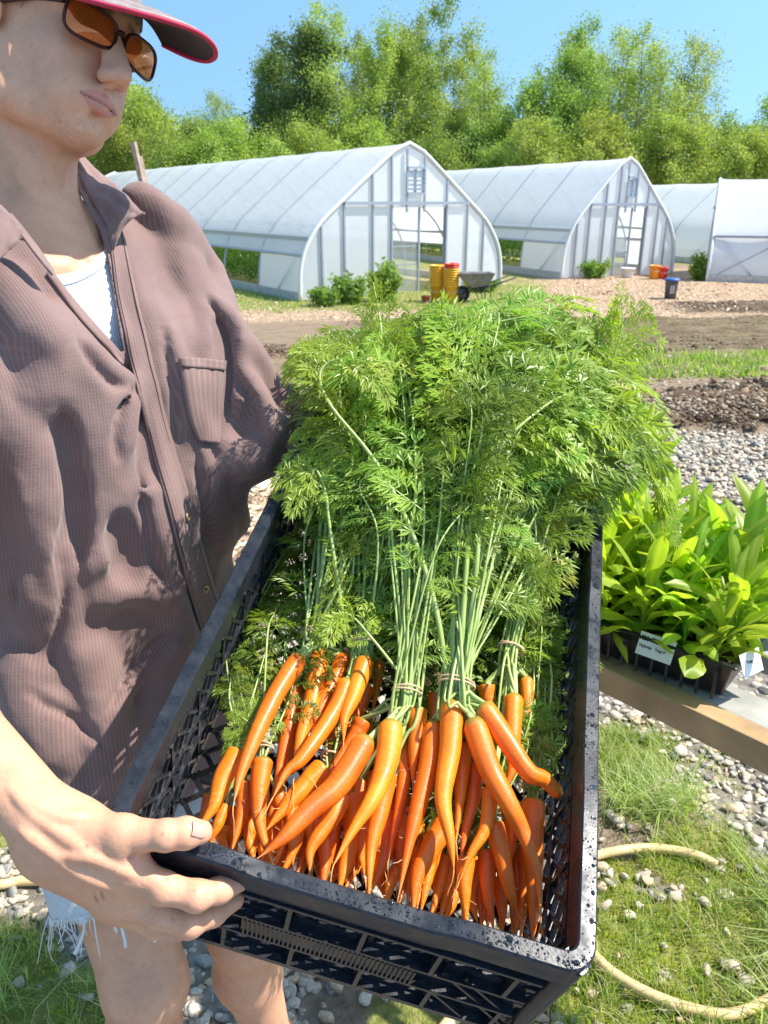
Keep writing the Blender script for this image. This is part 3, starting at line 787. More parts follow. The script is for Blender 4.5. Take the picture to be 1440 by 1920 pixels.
# ================================================================ YARD THINGS
def at(x, y):
    """the place on the ground seen at a pixel"""
    z = 0
    for _ in range(30): q = PZ(x, y, z); z = float(terrain(q[0], q[1]))
    return q
def lathe(prof, c, n=28, R=None, wob=0):
    v = []; c = np.asarray(c, float)
    for r_, h in prof:
        for j in range(n):
            a = j*2*math.pi/n; v.append([r_*math.cos(a), r_*math.sin(a), h])
    v = np.array(v)
    if R is not None: v = v@np.asarray(R).T
    m = len(prof)
    return v+c, [(i*n+j, i*n+(j+1) % n, (i+1)*n+(j+1) % n, (i+1)*n+j) for i in range(m-1) for j in range(n)]
ORANGE = simple('orange_plastic', (.85, .30, .015), .35, 0, .08, 8); YELLOW = simple('yellow_plastic', (.86, .46, .02), .35, 0, .08, 8)
REDP = simple('red_plastic', (.75, .05, .03), .35, 0, .08, 8); DARKR = simple('rust_red', (.28, .06, .03), .6, 0, .2, 8)
TRAYG = simple('barrow_steel', (.22, .21, .20), .5, .3, .3, 6); BLACKR = simple('black_rubber', (.02, .02, .022), .6, 0, .2, 20)
WHITEP = simple('white_plastic', (.75, .75, .73), .5, 0, .1, 20); BLUEP = simple('blue_lid', (.05, .12, .38), .4, 0, .15, 20)
GREYB = simple('bin_plastic', (.09, .085, .09), .5, 0, .2, 20); LABELW = simple('white_label', (.8, .8, .78), .5, 0, .05, 20)
def bucket_stack(px, py, n, mats, label, r=.15, hb=.37, step=.085, tag_=True):
    c = at(px, py); t = empty('bucket_stack' if n > 1 else 'bucket', label, 'buckets' if n > 1 else 'bucket', 'plastic buckets by the greenhouses')
    for i in range(n):
        z = c+np.array([0, 0, i*step])
        v, f = lathe([(r*.80, .01), (r*.97, hb*.9), (r*1.09, hb*.9), (r*1.1, hb*.96), (r*1.02, hb), (r*.93, hb*.99), (r*.78, .03), (0.001, .03)], z)
        b = MB().add(v, f).build('bucket' if n > 1 else 'shell', mats[min(i, len(mats)-1)], t, True)
        if i == 0 or i == n-1:
            hp = [z+np.array([r*1.12*math.cos(a), -.02-r*.9*math.sin(a)*.9, hb*.86-.13*math.sin(a)]) for a in np.linspace(0, math.pi, 12)]
            MB().tube(hp, .004, 5).build('handle', WHITEP, b, True)
    return t
bucket_stack(818, 565, 9, [YELLOW], 'left stack of nested yellow orange buckets by the wheelbarrow', .17, .42, .055)
bucket_stack(845, 567, 10, [YELLOW]*8+[REDP], 'right stack of nested yellow buckets topped with red ones', .17, .42, .055)
bucket_stack(798, 568, 1, [DARKR], 'small rust red pot left of the yellow bucket stacks', .11, .17)
bucket_stack(1226, 523, 1, [ORANGE], 'small orange bucket right of the middle greenhouse doorway', .18, .42)
bucket_stack(1241, 523, 1, [REDP], 'small red bucket beside the orange one right of the middle greenhouse', .17, .36)
bucket_stack(1176, 520, 1, [WHITEP], 'white tub standing in front of the middle greenhouse door', .22, .30)
# wheelbarrow
def wheelbarrow():
    c = at(888, 566); t = empty('wheelbarrow', 'grey steel wheelbarrow with black wheel standing by the yellow buckets', 'wheelbarrow')
    X, Y, Z = np.array([1, .12, 0]), np.array([-.12, 1, 0]), np.array([0, 0, 1.])
    g = lambda a, b, h: c+X*a+Y*b+Z*h
    bot = [(-.12, -.22), (.26, -.22), (.26, .22), (-.12, .22)]; top = [(-.42, -.33), (.42, -.33), (.42, .33), (-.42, .33)]
    V = [g(a, b, .36) for a, b in bot]+[g(a, b, .68) for a, b in top]+[g(a*1.03, b*1.05, .69) for a, b in top]+[g(a*.96, b*.96, .67) for a, b in top]+[g(a*.97, b*.97, .37) for a, b in bot]
    F = [(3, 2, 1, 0), (16, 17, 18, 19)]
    for i in range(4):
        j = (i+1) % 4; F += [(i, j, 4+j, 4+i), (4+i, 4+j, 8+j, 8+i), (8+i, 8+j, 12+j, 12+i), (12+i, 12+j, 16+j, 16+i)]
    mesh('tray', V, F, TRAYG, t, False)
    w = g(-.30, 0, .19)
    rg = [w+X*.155*math.cos(a)+Z*.155*math.sin(a) for a in np.linspace(0, 2*math.pi, 25)]
    wh = MB().tube(rg, .045, 8, False).build('wheel', BLACKR, t, True)
    MB().tube([w-Y*.03, w+Y*.03], .11, 16).build('rim', TRAYG, wh, True)
    for s in (-1, 1):
        MB().tube([g(-.32, s*.05, .19), g(-.05, s*.2, .33), g(.45, s*.27, .42), g(.95, s*.30, .60)], .019, 7).build('handle', BLACKR, t, True)
        MB().tube([g(.10, s*.24, .37), g(.16, s*.26, .03), g(.34, s*.26, .03), g(.36, s*.26, .40)], .014, 6).build('leg', BLACKR, t, True)
wheelbarrow()
# rubbish bin with blue lid
def bin_():
    c = at(1256, 560); t = empty('bin', 'dark standing bin with blue lid alone in the tilled field', 'bin')
    v, f = lathe([(.001, .0), (.135, .0), (.16, .42), (.165, .44), (.15, .44)], c); MB().add(v, f).build('body', GREYB, t, True)
    v, f = lathe([(.12, .43), (.19, .44), (.195, .47), (.15, .50), (.001, .51)], c); MB().add(v, f).build('lid', BLUEP, t, True)
    MB().box(c+[-.02, -.158, .24], (.12, .006, .2)).build('notice', simple('notice_paper', (.45, .36, .33), .6), t)
bin_()
# two grey wooden posts at the left
OLDW = simple('weathered_wood', (.40, .30, .22), .85, 0, .3, 14, .4)
def post(px, pyt, d, wdt, lean, label):
    top = P(px, pyt, d); g0 = np.array([top[0]+lean[0], top[1]+lean[1], float(terrain(0, top[1]))])
    m = MB(); pts = spline([g0, (g0+top)/2+[.02, 0, 0], top], 8)
    m.tube(pts, np.linspace(wdt*1.1, wdt, 8), 7); o = m.build('wooden_post', OLDW); return tag(o, label, 'post', 'weathered posts at the left')
post(250, 266, 11.5, .05, (.30, 0), 'taller pale wooden post leaning beside the man\'s collar')
post(262, 293, 12.0, .045, (.20, 0), 'shorter darker wooden post just right of the taller one')
# bushes in front of the large greenhouse
WEED = leaf_mat('weed_leaf', [(.12, .22, .04), (.20, .32, .06), (.30, .42, .12)], .4, .5, .3, 4)
def bush(px, py, w, h, n, seed, label, leaf=.05):
    c = at(px, py); r = np.random.RandomState(seed)
    t = empty('bush', label, 'bush', 'weedy bushes growing against the greenhouses')
    mb = MB(); C = []
    for i in range(26):
        a = r.rand()*6.28; e = c+np.array([math.cos(a)*w*r.rand()**.5, math.sin(a)*w*.6*r.rand()**.5, h*(.45+.6*r.rand())])
        b = c+(e-c)*np.array([.3, .3, 0]); pts = spline([b, (b+e)/2+r.randn(3)*.03, e], 6); mb.tube(pts, .006, 4)
        for k in range(n//26):
            s = r.rand()**.7; q = b+(e-b)*s; C.append(q+r.randn(3)*np.array([w*.16, w*.16, h*.08]))
    C = np.array(C); C = C[C[:, 2] > c[2]+.01]
    mb.build('stems', WEED, t); V, F = leaf_cloud(C, leaf, seed, 2.2, .2); mesh('foliage', V, F, WEED, t, False)
bush(722, 566, .42, .85, 3200, 71, 'largest leafy bush at the large greenhouse front beside the doorway')
bush(655, 570, .40, .62, 2000, 72, 'mid height weedy bush left of the largest bush')
bush(612, 574, .38, .42, 1500, 73, 'low weedy bush at the left front corner of the large greenhouse')
bush(1118, 522, .55, .55, 1500, 74, 'pale weedy bush in front of the middle greenhouse', .05)
bush(1312, 526, .40, .75, 1300, 75, 'bush at the corner between the two right greenhouses', .05)
bush(905, 548, .5, .35, 1200, 76, 'low weeds behind the wheelbarrow handles', .05)
# flat stone by the greenhouse corner
# ---------------------------------------------------------------- hose
HOSE = simple('hose_rubber', (.72, .52, .25), .5, 0, .12, 25, .1)
def hose(name, px, label, r=.0112):
    pts = spline([PZ(x, y, r+.004+.01*math.sin(i*1.7)**2) for i, (x, y) in enumerate(px)], 70)
    return tag(MB().tube(pts, r, 12).build(name, HOSE, None, True), label, 'hose')
hose('garden_hose', [(900, 1640), (1010, 1640), (1100, 1610), (1165, 1594), (1230, 1590), (1300, 1602), (1345, 1622)], 'upper run of thick tan hose disappearing into the grass beside the crate')
hose('garden_hose', [(1560, 1790), (1500, 1850), (1440, 1876), (1370, 1902), (1290, 1890), (1215, 1862), (1150, 1825), (1100, 1780), (1000, 1700)], 'lower run of thick tan hose curving to the picture corner at right')
hose('garden_hose', [(-120, 1600), (-20, 1655), (40, 1652), (130, 1650), (220, 1640), (330, 1630), (500, 1640)], 'tan garden hose crossing the gravel behind the man\'s legs at left')
hose('garden_hose', [(700, 1990), (800, 1960), (850, 1910), (880, 1880), (950, 1830)], 'end of tan hose poking out under the crate', .014)
# ---------------------------------------------------------------- table with the seedling tray
BEAM = simple('table_wood', (.46, .29, .14), .8, 0, .3, 9, .5); BEAMT = simple('table_wood_grey', (.33, .32, .28), .8, 0, .3, 14, .5)
TZ = .80
bA = PZ(1100, 1236, TZ); bB = PZ(1470, 1412, TZ)        # top front edge of the front rail
tu = unit(bB-bA); tv = np.array([-tu[1], tu[0], 0]);
if tv[1] < 0: tv = -tv
tz = np.array([0, 0, 1.0]); TR = np.stack([tu, tv, tz], 1)
tab = empty('plant_table', 'rough wooden table of planks with brown front rail under the seedling tray', 'table')
def tp(u, v, h=0): return bA+tu*u+tv*v+tz*h
def plank(u0, u1, v0, v1, top, th, name, mat):
    m = MB().box(tp((u0+u1)/2, (v0+v1)/2, top-th/2), (u1-u0, v1-v0, th), TR); o = m.build(name, mat, tab)
    b = o.modifiers.new('bevel', 'BEVEL'); b.width = .003; b.segments = 2; return o
plank(-.75, 1.5, 0, .038, 0, .048, 'rail', BEAM)
plank(-.75, 1.5, .040, .112, -.003, .035, 'slat', BEAMT)
plank(-.75, 1.5, .235, .300, -.003, .035, 'slat', BEAMT)
plank(-.75, 1.5, .372, .410, -.0, .07, 'rail', BEAM)
for u in (-.7, 1.42): plank(u, u+.04, .043, .368, -.041, .06, 'crossbar', BEAM)
for u in (-.68, 1.44):
    for v in (.08, .33): MB().box(tp(u, v, -TZ/2-.05), (.07, .07, TZ-.1), TR).build('leg', BEAM, tab)
# tray
TRAYP = simple('black_tray', (.016, .017, .019), .32, 0, .2, 15)
cN = PZ(1362, 1318, TZ+.004)         # near bottom corner of the tray, on the table
uv = np.array([(cN-bA)@tu, (cN-bA)@tv])
tray = empty('seedling_tray', 'black plastic tray on the wooden table filled with leafy seedlings', 'tray')
ang = math.radians(8)
eu = -(tu*math.cos(ang)+tv*math.sin(ang)); ev = unit(tv*math.cos(ang)-tu*math.sin(ang)); ev[2] = 0
TL, TW, TH = .54, .28, .065
def tq(u, v, h): return cN+eu*u+ev*v+tz*h
def ring(o, h): return [tq(-o, -o, h), tq(TL+o, -o, h), tq(TL+o, TW+o, h), tq(-o, TW+o, h)]
V = ring(-.012, 0)+ring(0, TH-.006)+ring(.007, TH-.005)+ring(.007, TH)+ring(-.003, TH)+ring(-.014, .012)
F = [(3, 2, 1, 0)]+[(a*4+i, a*4+(i+1) % 4, a*4+4+(i+1) % 4, a*4+4+i) for a in range(5) for i in range(4)]+[(20, 21, 22, 23)]
to = mesh('tray_shell', V, F, TRAYP, tray, False); bv = to.modifiers.new('bevel', 'BEVEL'); bv.width = .003; bv.segments = 2
soil = simple('potting_soil', (.035, .022, .014), .95, 0, .5, 90, .8, dist=.004)
gx, gy = np.meshgrid(np.linspace(.005, TL-.005, 50), np.linspace(.005, TW-.005, 26), indexing='ij')
V = np.array([tq(a, b, TH-.022+.003*vnoise(a*90, b*90)) for a, b in zip(gx.ravel(), gy.ravel())]); i, j = np.meshgrid(np.arange(49), np.arange(25), indexing='ij')
mesh('soil', V, np.stack([i*26+j, (i+1)*26+j, (i+1)*26+j+1, i*26+j+1], -1).reshape(-1, 4), soil, tray)
# ribs of the tray side
rm = MB()
for k in range(22): rm.box(tq(.02+k*.0238, -.0065, TH*.42), (.004, .004, TH*.75), np.stack([eu, ev, tz], 1))
rm.build('rib', TRAYP, tray)
# paper label with writing
INK = simple('black_ink', (.02, .02, .02), .6)
def text(s, size, M, mat, parent, name='lettering', bold=0):
    cu = bpy.data.curves.new(name, 'FONT'); cu.body = s; cu.size = size; cu.offset = bold; cu.extrude = .0002
    o = bpy.data.objects.new(name, cu); scene.collection.objects.link(o)
    me = bpy.data.meshes.new_from_object(o); bpy.data.objects.remove(o)
    me.transform(M); q = bpy.data.objects.new(name, me); scene.collection.objects.link(q); me.materials.append(mat)
    if parent: q.parent = parent
    return q
def plant_label(u0, lean, lines, label, w=.066, h=.030, at_=None):
    base = at_ if at_ is not None else tq(u0, -.010, TH-.012)
    rx = -eu if at_ is None else unit(ev*.9-eu*.3); up = unit(tz*math.cos(lean)+(-ev)*0+ev*math.sin(lean)) if at_ is None else unit(tz*.9-eu*.0+eu*.35)
    nrm = unit(np.cross(rx, up)); R_ = np.stack([rx, up, nrm], 1)
    t = empty('plant_label', label, 'label')
    MB().box(base+rx*w/2+up*h*.1, (w, h*1.5, .0008), R_).build('card', LABELW, t)
    for s, size, dx, dy, bd in lines:
        M = Matrix.Identity(4)
        for c_ in range(3):
            M[c_][0], M[c_][1], M[c_][2] = rx[c_], up[c_], nrm[c_]
            M[c_][3] = (base+rx*dx+up*dy+nrm*.0009)[c_]
        text(s, size, M, INK, t, 'lettering', bd)
    return t
plant_label(.140, .5, [("'23 Tomato", .0105, .003, .008, .0002), ('Hybrids   Tray F', .0062, .003, -.003, .0001)], 'white paper tag with black writing leaning on the tray edge', .056, .024)
plant_label(0, .3, [('Tray', .007, .012, .003, .0001)], 'crumpled white tag at the near right corner of the tray', .045, .024, tq(-.010, .01, TH-.006))
# seedlings
SEED = leaf_mat('seedling_leaf', [(.22, .33, .03), (.34, .46, .045), (.46, .55, .09)], .50, .40, .45, 9, 1.9, .3, attr='tint')
def leaf_blade(r, L, W_, a, up, droop, base, nu=9, fold=.25):
    """spoon shaped leaf on a stalk, one curved sheet folded along its midrib"""
    d = np.array([math.cos(a), math.sin(a), 0]); s = np.array([-d[1], d[0], 0])
    V = []; ph = r.rand()*6
    tw = r.randn()*.5; cur = base.copy(); el = up
    step = L/(nu-1)
    for k in range(nu):
        t = k/(nu-1); w = W_*(.10+.95*math.sin(math.pi*min(1, max(0, (t-.12)/.92))**1.25)**.9 if t > .12 else .10)
        if k == nu-1: w = W_*.04
        dr = d*math.cos(el)+tz*math.sin(el); nr = -d*math.sin(el)+tz*math.cos(el)
        s2 = s*math.cos(tw*t)+nr*math.sin(tw*t); n2 = np.cross(dr, s2)*-1
        wav = .16*W_*math.sin(ph+t*11)
        V += [cur-s2*w+n2*(fold*w+wav), cur-s2*w*.5+n2*fold*w*.4, cur, cur+s2*w*.5+n2*fold*w*.4, cur+s2*w+n2*(fold*w-wav)]
        cur = cur+dr*step; el -= droop*step/L*(.4+1.4*t)
    F = [(k*5+j, k*5+j+1, k*5+5+j+1, k*5+5+j) for k in range(nu-1) for j in range(4)]
    return V, F
def seedling(seed, tall):
    r = np.random.RandomState(seed); mb = MB()
    st = spline([np.zeros(3), [.004*r.randn(), .004*r.randn(), .02], [.007*r.randn(), .007*r.randn(), .05]], 6)
    mb.tube(st, np.linspace(.0028, .002, 6), 6); n = r.randint(20, 27); tn = [np.full((36, 3), 1.2)]
    for i in range(n):
        t = i/(n-1); a = i*2.4+r.randn()*.25
        V, F = leaf_blade(r, tall*(.42+.62*t**.8)*(.85+.3*r.rand()), tall*(.054+.030*r.rand()), a, math.radians(22+62*t+r.randn()*9), math.radians(75-25*t+20*r.rand()), st[min(5, int(1+4*t))])
        mb.add(V, F); tn.append(np.tile(np.array([[1, 1, 1], [.94, .96, .9], [1.35, 1.25, 1.3], [.94, .96, .9], [1, 1, 1]])*(.8+.35*r.rand()), (9, 1)))
    return mb, np.concatenate(tn)
sp = []
for s in range(6):
    o = seedling(200+s, .125+.008*s)[0].build('seedling', SEED, None, True, cols={'tint': seedling(200+s, .125+.008*s)[1]}); sp.append(o)
r_ = np.random.RandomState(77); k = 0
spots = [(.030+.059*i+r_.randn()*.006, .028+.055*j+r_.randn()*.006) for j in range(5) for i in range(9)]
LABS = {0: 'front corner seedling with a broad rounded leaf hanging over the tray edge', 1: 'second seedling along the front edge, beside the corner one', 2: 'front seedling standing right behind the white paper tag'}
for idx, (u, v) in enumerate(spots):
    if idx < 6: o = sp[idx]
    else: o = sp[r_.randint(6)].copy(); scene.collection.objects.link(o)
    o.location = tq(u, v, TH-.023); o.rotation_euler = (r_.randn()*.07, r_.randn()*.07, r_.rand()*6.28); s_ = .98+.3*r_.rand()+.03*(idx//9); o.scale = (s_, s_, s_)
    tag(o, LABS.get(idx, 'bright green broad leaved seedling crowded in the black tray'), 'seedling', 'seedlings in the black tray')
    if idx in LABS: o['group'] = 'front seedlings in the black tray'
# big leaves hanging over the tray front
rr = np.random.RandomState(91)
for (u, v, a_, L, W_, lab) in ((.045, .012, -100, .085, .019, 'low spoon shaped leaf sprout drooping over the front of the tray corner'), (.215, .010, 200, .085, .012, 'long low leaf sprout lying over the tray edge left of the paper tag')):
    V, F = leaf_blade(rr, L, W_, math.atan2(-ev[1], -ev[0])+math.radians(a_+100)*.35, .45, 1.0, tq(u, v, TH-.012), 11, .15)
    V2, F2 = leaf_blade(rr, L*.7, W_*.8, 1.2, .9, .7, tq(u, v, TH-.012), 11, .2)
    tag(MB().add(V, F).add(V2, F2).build('seedling', SEED, None, True, cols={'tint': np.ones((len(V)+len(V2), 3))}), lab, 'seedling', 'front seedlings in the black tray')
# ================================================================ CRATE
def rotvec(w):
    t = np.linalg.norm(w); k = np.array(w)/t; K = np.array([[0, -k[2], k[1]], [k[2], 0, -k[0]], [-k[1], k[0], 0]])
    return np.eye(3)+math.sin(t)*K+(1-math.cos(t))*K@K
CA = rotvec([.3583, .2126, -.1832]); C0 = np.array([-.2232, .5034, 1.0278]); CW, CL, CD = .40, .60, .18
def cw(u, v, h): return C0+CA@np.array([u, v, h-CD])           # h: height above the crate floor
def C(x, y, h, clamp=True):
    """the place in the crate, h above its floor, seen at a pixel"""
    r = ray(x, y); n = CA[:, 2]; o = C0+n*(h-CD)
    q = camO+r*(((o-camO)@n)/(r@n))
    if clamp:
        l = CA.T@(q-C0); l[0] = min(max(l[0], .014), CW-.014); l[1] = max(l[1], .014); q = C0+CA@l
    return q
def wet_black(name, rough, col=(.012, .013, .017)):
    m, nt, b = new_mat(name)
    f = noise(nt, 45, 5, .65); f2 = noise(nt, 420, 2, .5)
    nt.links.new(ramp(nt, f, [(.35, col), (.75, tuple(c*2.2 for c in col))]), b.inputs['Base Color'])
    nt.links.new(ramp(nt, f, [(.35, (rough*.7,)*3), (.65, (rough*1.5,)*3)]), b.inputs['Roughness'])
    b.inputs['Specular IOR Level'].default_value = .24
    bump(nt, b, f2, .12, .0008); return m
CRM = wet_black('crate_plastic', .22); CRM2 = wet_black('crate_rim_plastic', .30, (.013, .015, .020))
crate = empty('harvest_crate', 'wet black plastic lattice crate full of carrots, held tilted in both hands', 'crate')
M4 = Matrix.Identity(4)
for i in range(3):
    for j in range(3): M4[i][j] = CA[i, j]
    M4[i][3] = C0[i]
crate.matrix_world = M4
def rr_path(x0, y0, x1, y1, r, n=7):
    p = []
    for cx, cy, a0 in ((x1-r, y0+r, -90), (x1-r, y1-r, 0), (x0+r, y1-r, 90), (x0+r, y0+r, 180)):
        for k in range(n+1):
            a = math.radians(a0+90*k/n); p.append((cx+r*math.cos(a), cy+r*math.sin(a)))
    # subdivide the straight runs
    q = []
    for i in range(len(p)):
        a, b = np.array(p[i]), np.array(p[(i+1) % len(p)]); m = max(1, int(np.linalg.norm(b-a)/.02))
        q += [a+(b-a)*k/m for k in range(m)]
    return np.array(q)
def rimdip(u, v):
    """the rim is a little lower along the middle of each hand hold and steps up at the corners"""
    a = smoothstep(.10, .13, u)*(1-smoothstep(.27, .30, u))*(v < .05)
    b = smoothstep(.16, .19, v)*(1-smoothstep(.40, .43, v))*((u < .05) | (u > .35))
    return -.0065*a-.003*b
def crate_build():
    # rim: section swept round the crate
    sec = [(-.0055, -.026), (-.0058, .0022), (-.0040, .0042), (.0085, .0045), (.0100, .0030), (.0102, -.004), (.0102, -.026), (.0084, -.026), (.0082, -.004), (-.0025, -.003), (-.0035, -.026)]
    V = []; base = rr_path(0, 0, CW, CL, .022); n = len(base)
    c = np.array([CW/2, CL/2])
    for off, h in sec:
        p = rr_path(off, off, CW-off, CL-off, max(.004, .020-off))
        # resample to same count
        d = np.concatenate([[0], np.cumsum(np.linalg.norm(np.diff(np.vstack([p, p[:1]]), axis=0), axis=1))])
        pp = np.vstack([p, p[:1]]); db = np.concatenate([[0], np.cumsum(np.linalg.norm(np.diff(np.vstack([base, base[:1]]), axis=0), axis=1))])
        s = db[:-1]/db[-1]*d[-1]
        for x, y in zip(np.interp(s, d, pp[:, 0]), np.interp(s, d, pp[:, 1])):
            V.append((x, y, h+float(rimdip(x, y))))
    k = len(sec); F = [(a*n+i, a*n+(i+1) % n, ((a+1) % k)*n+(i+1) % n, ((a+1) % k)*n+i) for a in range(k) for i in range(n)]
    rim = mesh('rim', V, F, CRM2, crate, True); rim.data.set_sharp_from_angle(angle=math.radians(32))
    # walls as lattices
    def wall(o, du, dn, L, name):
        o = np.array(o, float); du = np.array(du, float); dn = np.array(dn, float); up = np.array([0, 0, 1.0])
        pt = lambda s, h, e=0: o+du*s+up*(h-CD)+dn*e
        mb = MB(); Rm = np.stack([du, dn, up], 1)
        H = CD-.036
        for h, t, w_ in ((.006, .012, .006), (.058, .007, .010), (.098, .006, .009), (H-.001, .010, .004)): mb.box(pt(L/2, h), (L-.004, w_, t), Rm)
        for s in np.arange(.0335, L-.01, .0665): mb.box(pt(s, H/2, .001), (.0045, .009, H), Rm)
        sp_ = .0245
        for k in range(-9, int(L/sp_)+10):
            for sg in (-1, 1):
                s0 = k*sp_; h0, h1 = .0, H; s1 = s0+sg*(h1-h0)*.75
                a, b = np.array([s0, h0]), np.array([s1, h1])
                t0, t1 = 0.0, 1.0; d = b-a
                for lim, sgn in ((.004, 1), (L-.004, -1)):
                    den = d[0]
                    tt = (lim-a[0])/den
                    if (den > 0) == (sgn > 0): t0 = max(t0, tt)
                    else: t1 = min(t1, tt)
                if t1-t0 < .05: continue
                a2, b2 = a+d*t0, a+d*t1
                mb.bar(pt(a2[0], a2[1], sg*.0004), pt(b2[0], b2[1], sg*.0004), .0040, .0046, up=dn)
        for s, wd in ((.02, .030), (L-.02, .030)): mb.box(pt(s, H/2, -.0003), (wd, .003, H), Rm)
        return mb.build(name, CRM, crate)
    e = .0075
    wall((0+.0, e, 0), (1, 0, 0), (0, -1, 0), CW, 'end_wall'); wall((0, CL-e, 0), (1, 0, 0), (0, 1, 0), CW, 'end_wall')
    wall((e, .0, 0), (0, 1, 0), (-1, 0, 0), CL, 'side_wall'); wall((CW-e, .0, 0), (0, 1, 0), (1, 0, 0), CL, 'side_wall')
    # outer skirt, flanges and fluted grip of the near end
    mb = MB()
    for h, t, d in ((.143, .004, .020), (.093, .004, .018), (.054, .004, .018), (.004, .008, .016)): mb.box((CW/2, .0005, h-CD), (CW-.050, d*.8, t))
    for s in (.030, .095, .160, .225, .290, .355):
        mb.box((s, .0005, .118-CD), (.004, .016, .046)); mb.box((s+.01, .0008, .030-CD), (.004, .014, .044))
    for s0, s1 in ((.034, .091), (.164, .221), (.294, .351)):
        mb.box(((s0+s1)/2, .0030, .126-CD), (s1-s0, .002, .012)); mb.box(((s0+s1)/2, .0030, .102-CD), (s1-s0, .002, .012))
    mb.box((.20, -.0030, .0735-CD), (.16, .004, .032))
    for k in range(38): mb.box((.123+k*.0042, .0-.0058, .0735-CD), (.0018, .003, .031))
    for a, b in (((.30, .10), (.345, .055)), ((.32, .10), (.365, .055)), ((.345, .05), (.385, .008)), ((.30, .05), (.34, .008))):
        mb.bar((a[0], -.003, a[1]-CD), (b[0], -.003, b[1]-CD), .003, .004, up=(0, 1, 0))
    mb.build('end_grip', CRM, crate)
    # rounded corner posts
    for cx in (.0080, CW-.0080):
        for cy in (.0080, CL-.0080):
            MB().tube([(cx, cy, -CD+.002), (cx, cy, -CD+.08), (cx, cy, -.006)], .0110, 20).build('corner_post', CRM, crate, True).data.set_sharp_from_angle(angle=math.radians(40))
    # floor lattice
    mb = MB(); sp_ = .030
    for k in range(-22, 36):
        for sg in (-1, 1):
            x0 = k*sp_; a = np.array([x0, .012]); b = np.array([x0+sg*(CL-.024), CL-.012]); d = b-a; t0, t1 = 0., 1.
            for lim, sgn in ((.012, 1), (CW-.012, -1)):
                tt = (lim-a[0])/d[0]
                if (d[0] > 0) == (sgn > 0): t0 = max(t0, tt)
                else: t1 = min(t1, tt)
            if t1-t0 < .02: continue
            p, q = a+d*t0, a+d*t1; mb.bar((p[0], p[1], .003-CD+sg*.0003), (q[0], q[1], .003-CD+sg*.0003), .0050, .0042)
    for u in (.10, .20, .30): mb.box((u, CL/2, .001-CD), (.010, CL-.03, .007))
    for v in (.15, .30, .45): mb.box((CW/2, v, .0005-CD), (CW-.03, .010, .0075))
    mb.build('floor_grid', CRM, crate)
    # water drops on the rim
    m, nt, b = new_mat('water'); b.inputs['Base Color'].default_value = (.9, .95, 1, 1); b.inputs['Transmission Weight'].default_value = 1
    b.inputs['Roughness'].default_value = .02; b.inputs['IOR'].default_value = 1.33
    v, f = ico(2); r = np.random.RandomState(5); V = []; F = []
    n = 900
    for i in range(n):
        e_ = r.rand()*.0125-.0040; s = r.rand()
        side = r.randint(0, 4) if r.rand() < .5 else 0
        if side == 0: p = (r.rand()*CW, e_)
        elif side == 1: p = (e_, r.rand()*CL)
        elif side == 2: p = (CW-e_, r.rand()*CL)
        else: p = (CW-e_, r.rand()*.3)
        z = .0043
        rad = .00045*math.exp(abs(r.randn())*.55)
        q = v*np.array([rad*(1+.4*r.rand()), rad*(1+.4*r.rand()), rad*.42])+np.array([p[0], p[1], z+float(rimdip(*p))])
        V.append(q); F.append(f+i*len(v))
    tag(mesh('water_drops', np.concatenate(V), np.concatenate(F), m, crate, True), kind='stuff')
crate_build()
# ================================================================ CARROT BUNCHES
def carrot_mat():
    m, nt, b = new_mat('carrot_skin')
    uv = nd(nt, 'ShaderNodeUVMap', uv_map='uv').outputs[0]
    tc = nd(nt, 'ShaderNodeTexCoord').outputs['Object']
    st = noise(nt, 1.0, 4, .6, nd(nt, 'ShaderNodeMapping', {'Vector': uv, 'Scale': (90, 1.6, 1)}).outputs[0], .3)
    st2 = noise(nt, 1.0, 3, .6, nd(nt, 'ShaderNodeMapping', {'Vector': uv, 'Scale': (330, 5, 1)}).outputs[0], .2)
    bl = noise(nt, 22, 4, .6)
    col = ramp(nt, bl, [(.3, (.86, .155, .004)), (.55, (.93, .212, .007)), (.75, (.95, .275, .014))])
    col = mix(nt, mth(nt, 'MULTIPLY', ramp(nt, st, [(.52, (0, 0, 0)), (.70, (1, 1, 1))]), .30), col, (.90, .38, .06, 1))
    oi = nd(nt, 'ShaderNodeObjectInfo')
    hsv = nd(nt, 'ShaderNodeHueSaturation', {'Color': col}); nt.links.new(mth(nt, 'MULTIPLY_ADD', oi.outputs['Random'], .016, .491), hsv.inputs['Hue'])
    nt.links.new(mth(nt, 'MULTIPLY_ADD', oi.outputs['Random'], .14, .94), hsv.inputs['Value'])
    a = nd(nt, 'ShaderNodeSeparateColor', {0: nd(nt, 'ShaderNodeAttribute', attribute_name='tip').outputs['Color']})
    col = mix(nt, mth(nt, 'POWER', a.outputs[0], 2.0), hsv.outputs[0], (.82, .42, .12, 1))       # pale thin root
    col = mix(nt, a.outputs[1], col, (.22, .24, .04, 1))                  # green crown
    sp = ramp(nt, noise(nt, 260, 2, .5), [(.66, (0, 0, 0)), (.72, (1, 1, 1))])
    col = mix(nt, mth(nt, 'MULTIPLY', sp, .35), col, (.30, .13, .04, 1))
    nt.links.new(col, b.inputs['Base Color'])
    b.inputs['Roughness'].default_value = .36; b.inputs['Specular IOR Level'].default_value = .5
    b.inputs['Subsurface Weight'].default_value = .22; b.inputs['Subsurface Radius'].default_value = (.006, .002, .0006); b.inputs['Subsurface Scale'].default_value = .6
    b.inputs['Coat Weight'].default_value = .18; b.inputs['Coat Roughness'].default_value = .12
    p = bump(nt, b, st, .55, .0011); bump(nt, b, st2, .25, .0005, p)
    return m
CARM = carrot_mat()
STEM = leaf_mat('carrot_stem', [(.36, .47, .12), (.50, .61, .20), (.62, .71, .31)], .25, .35, .5, 30, 1.1)
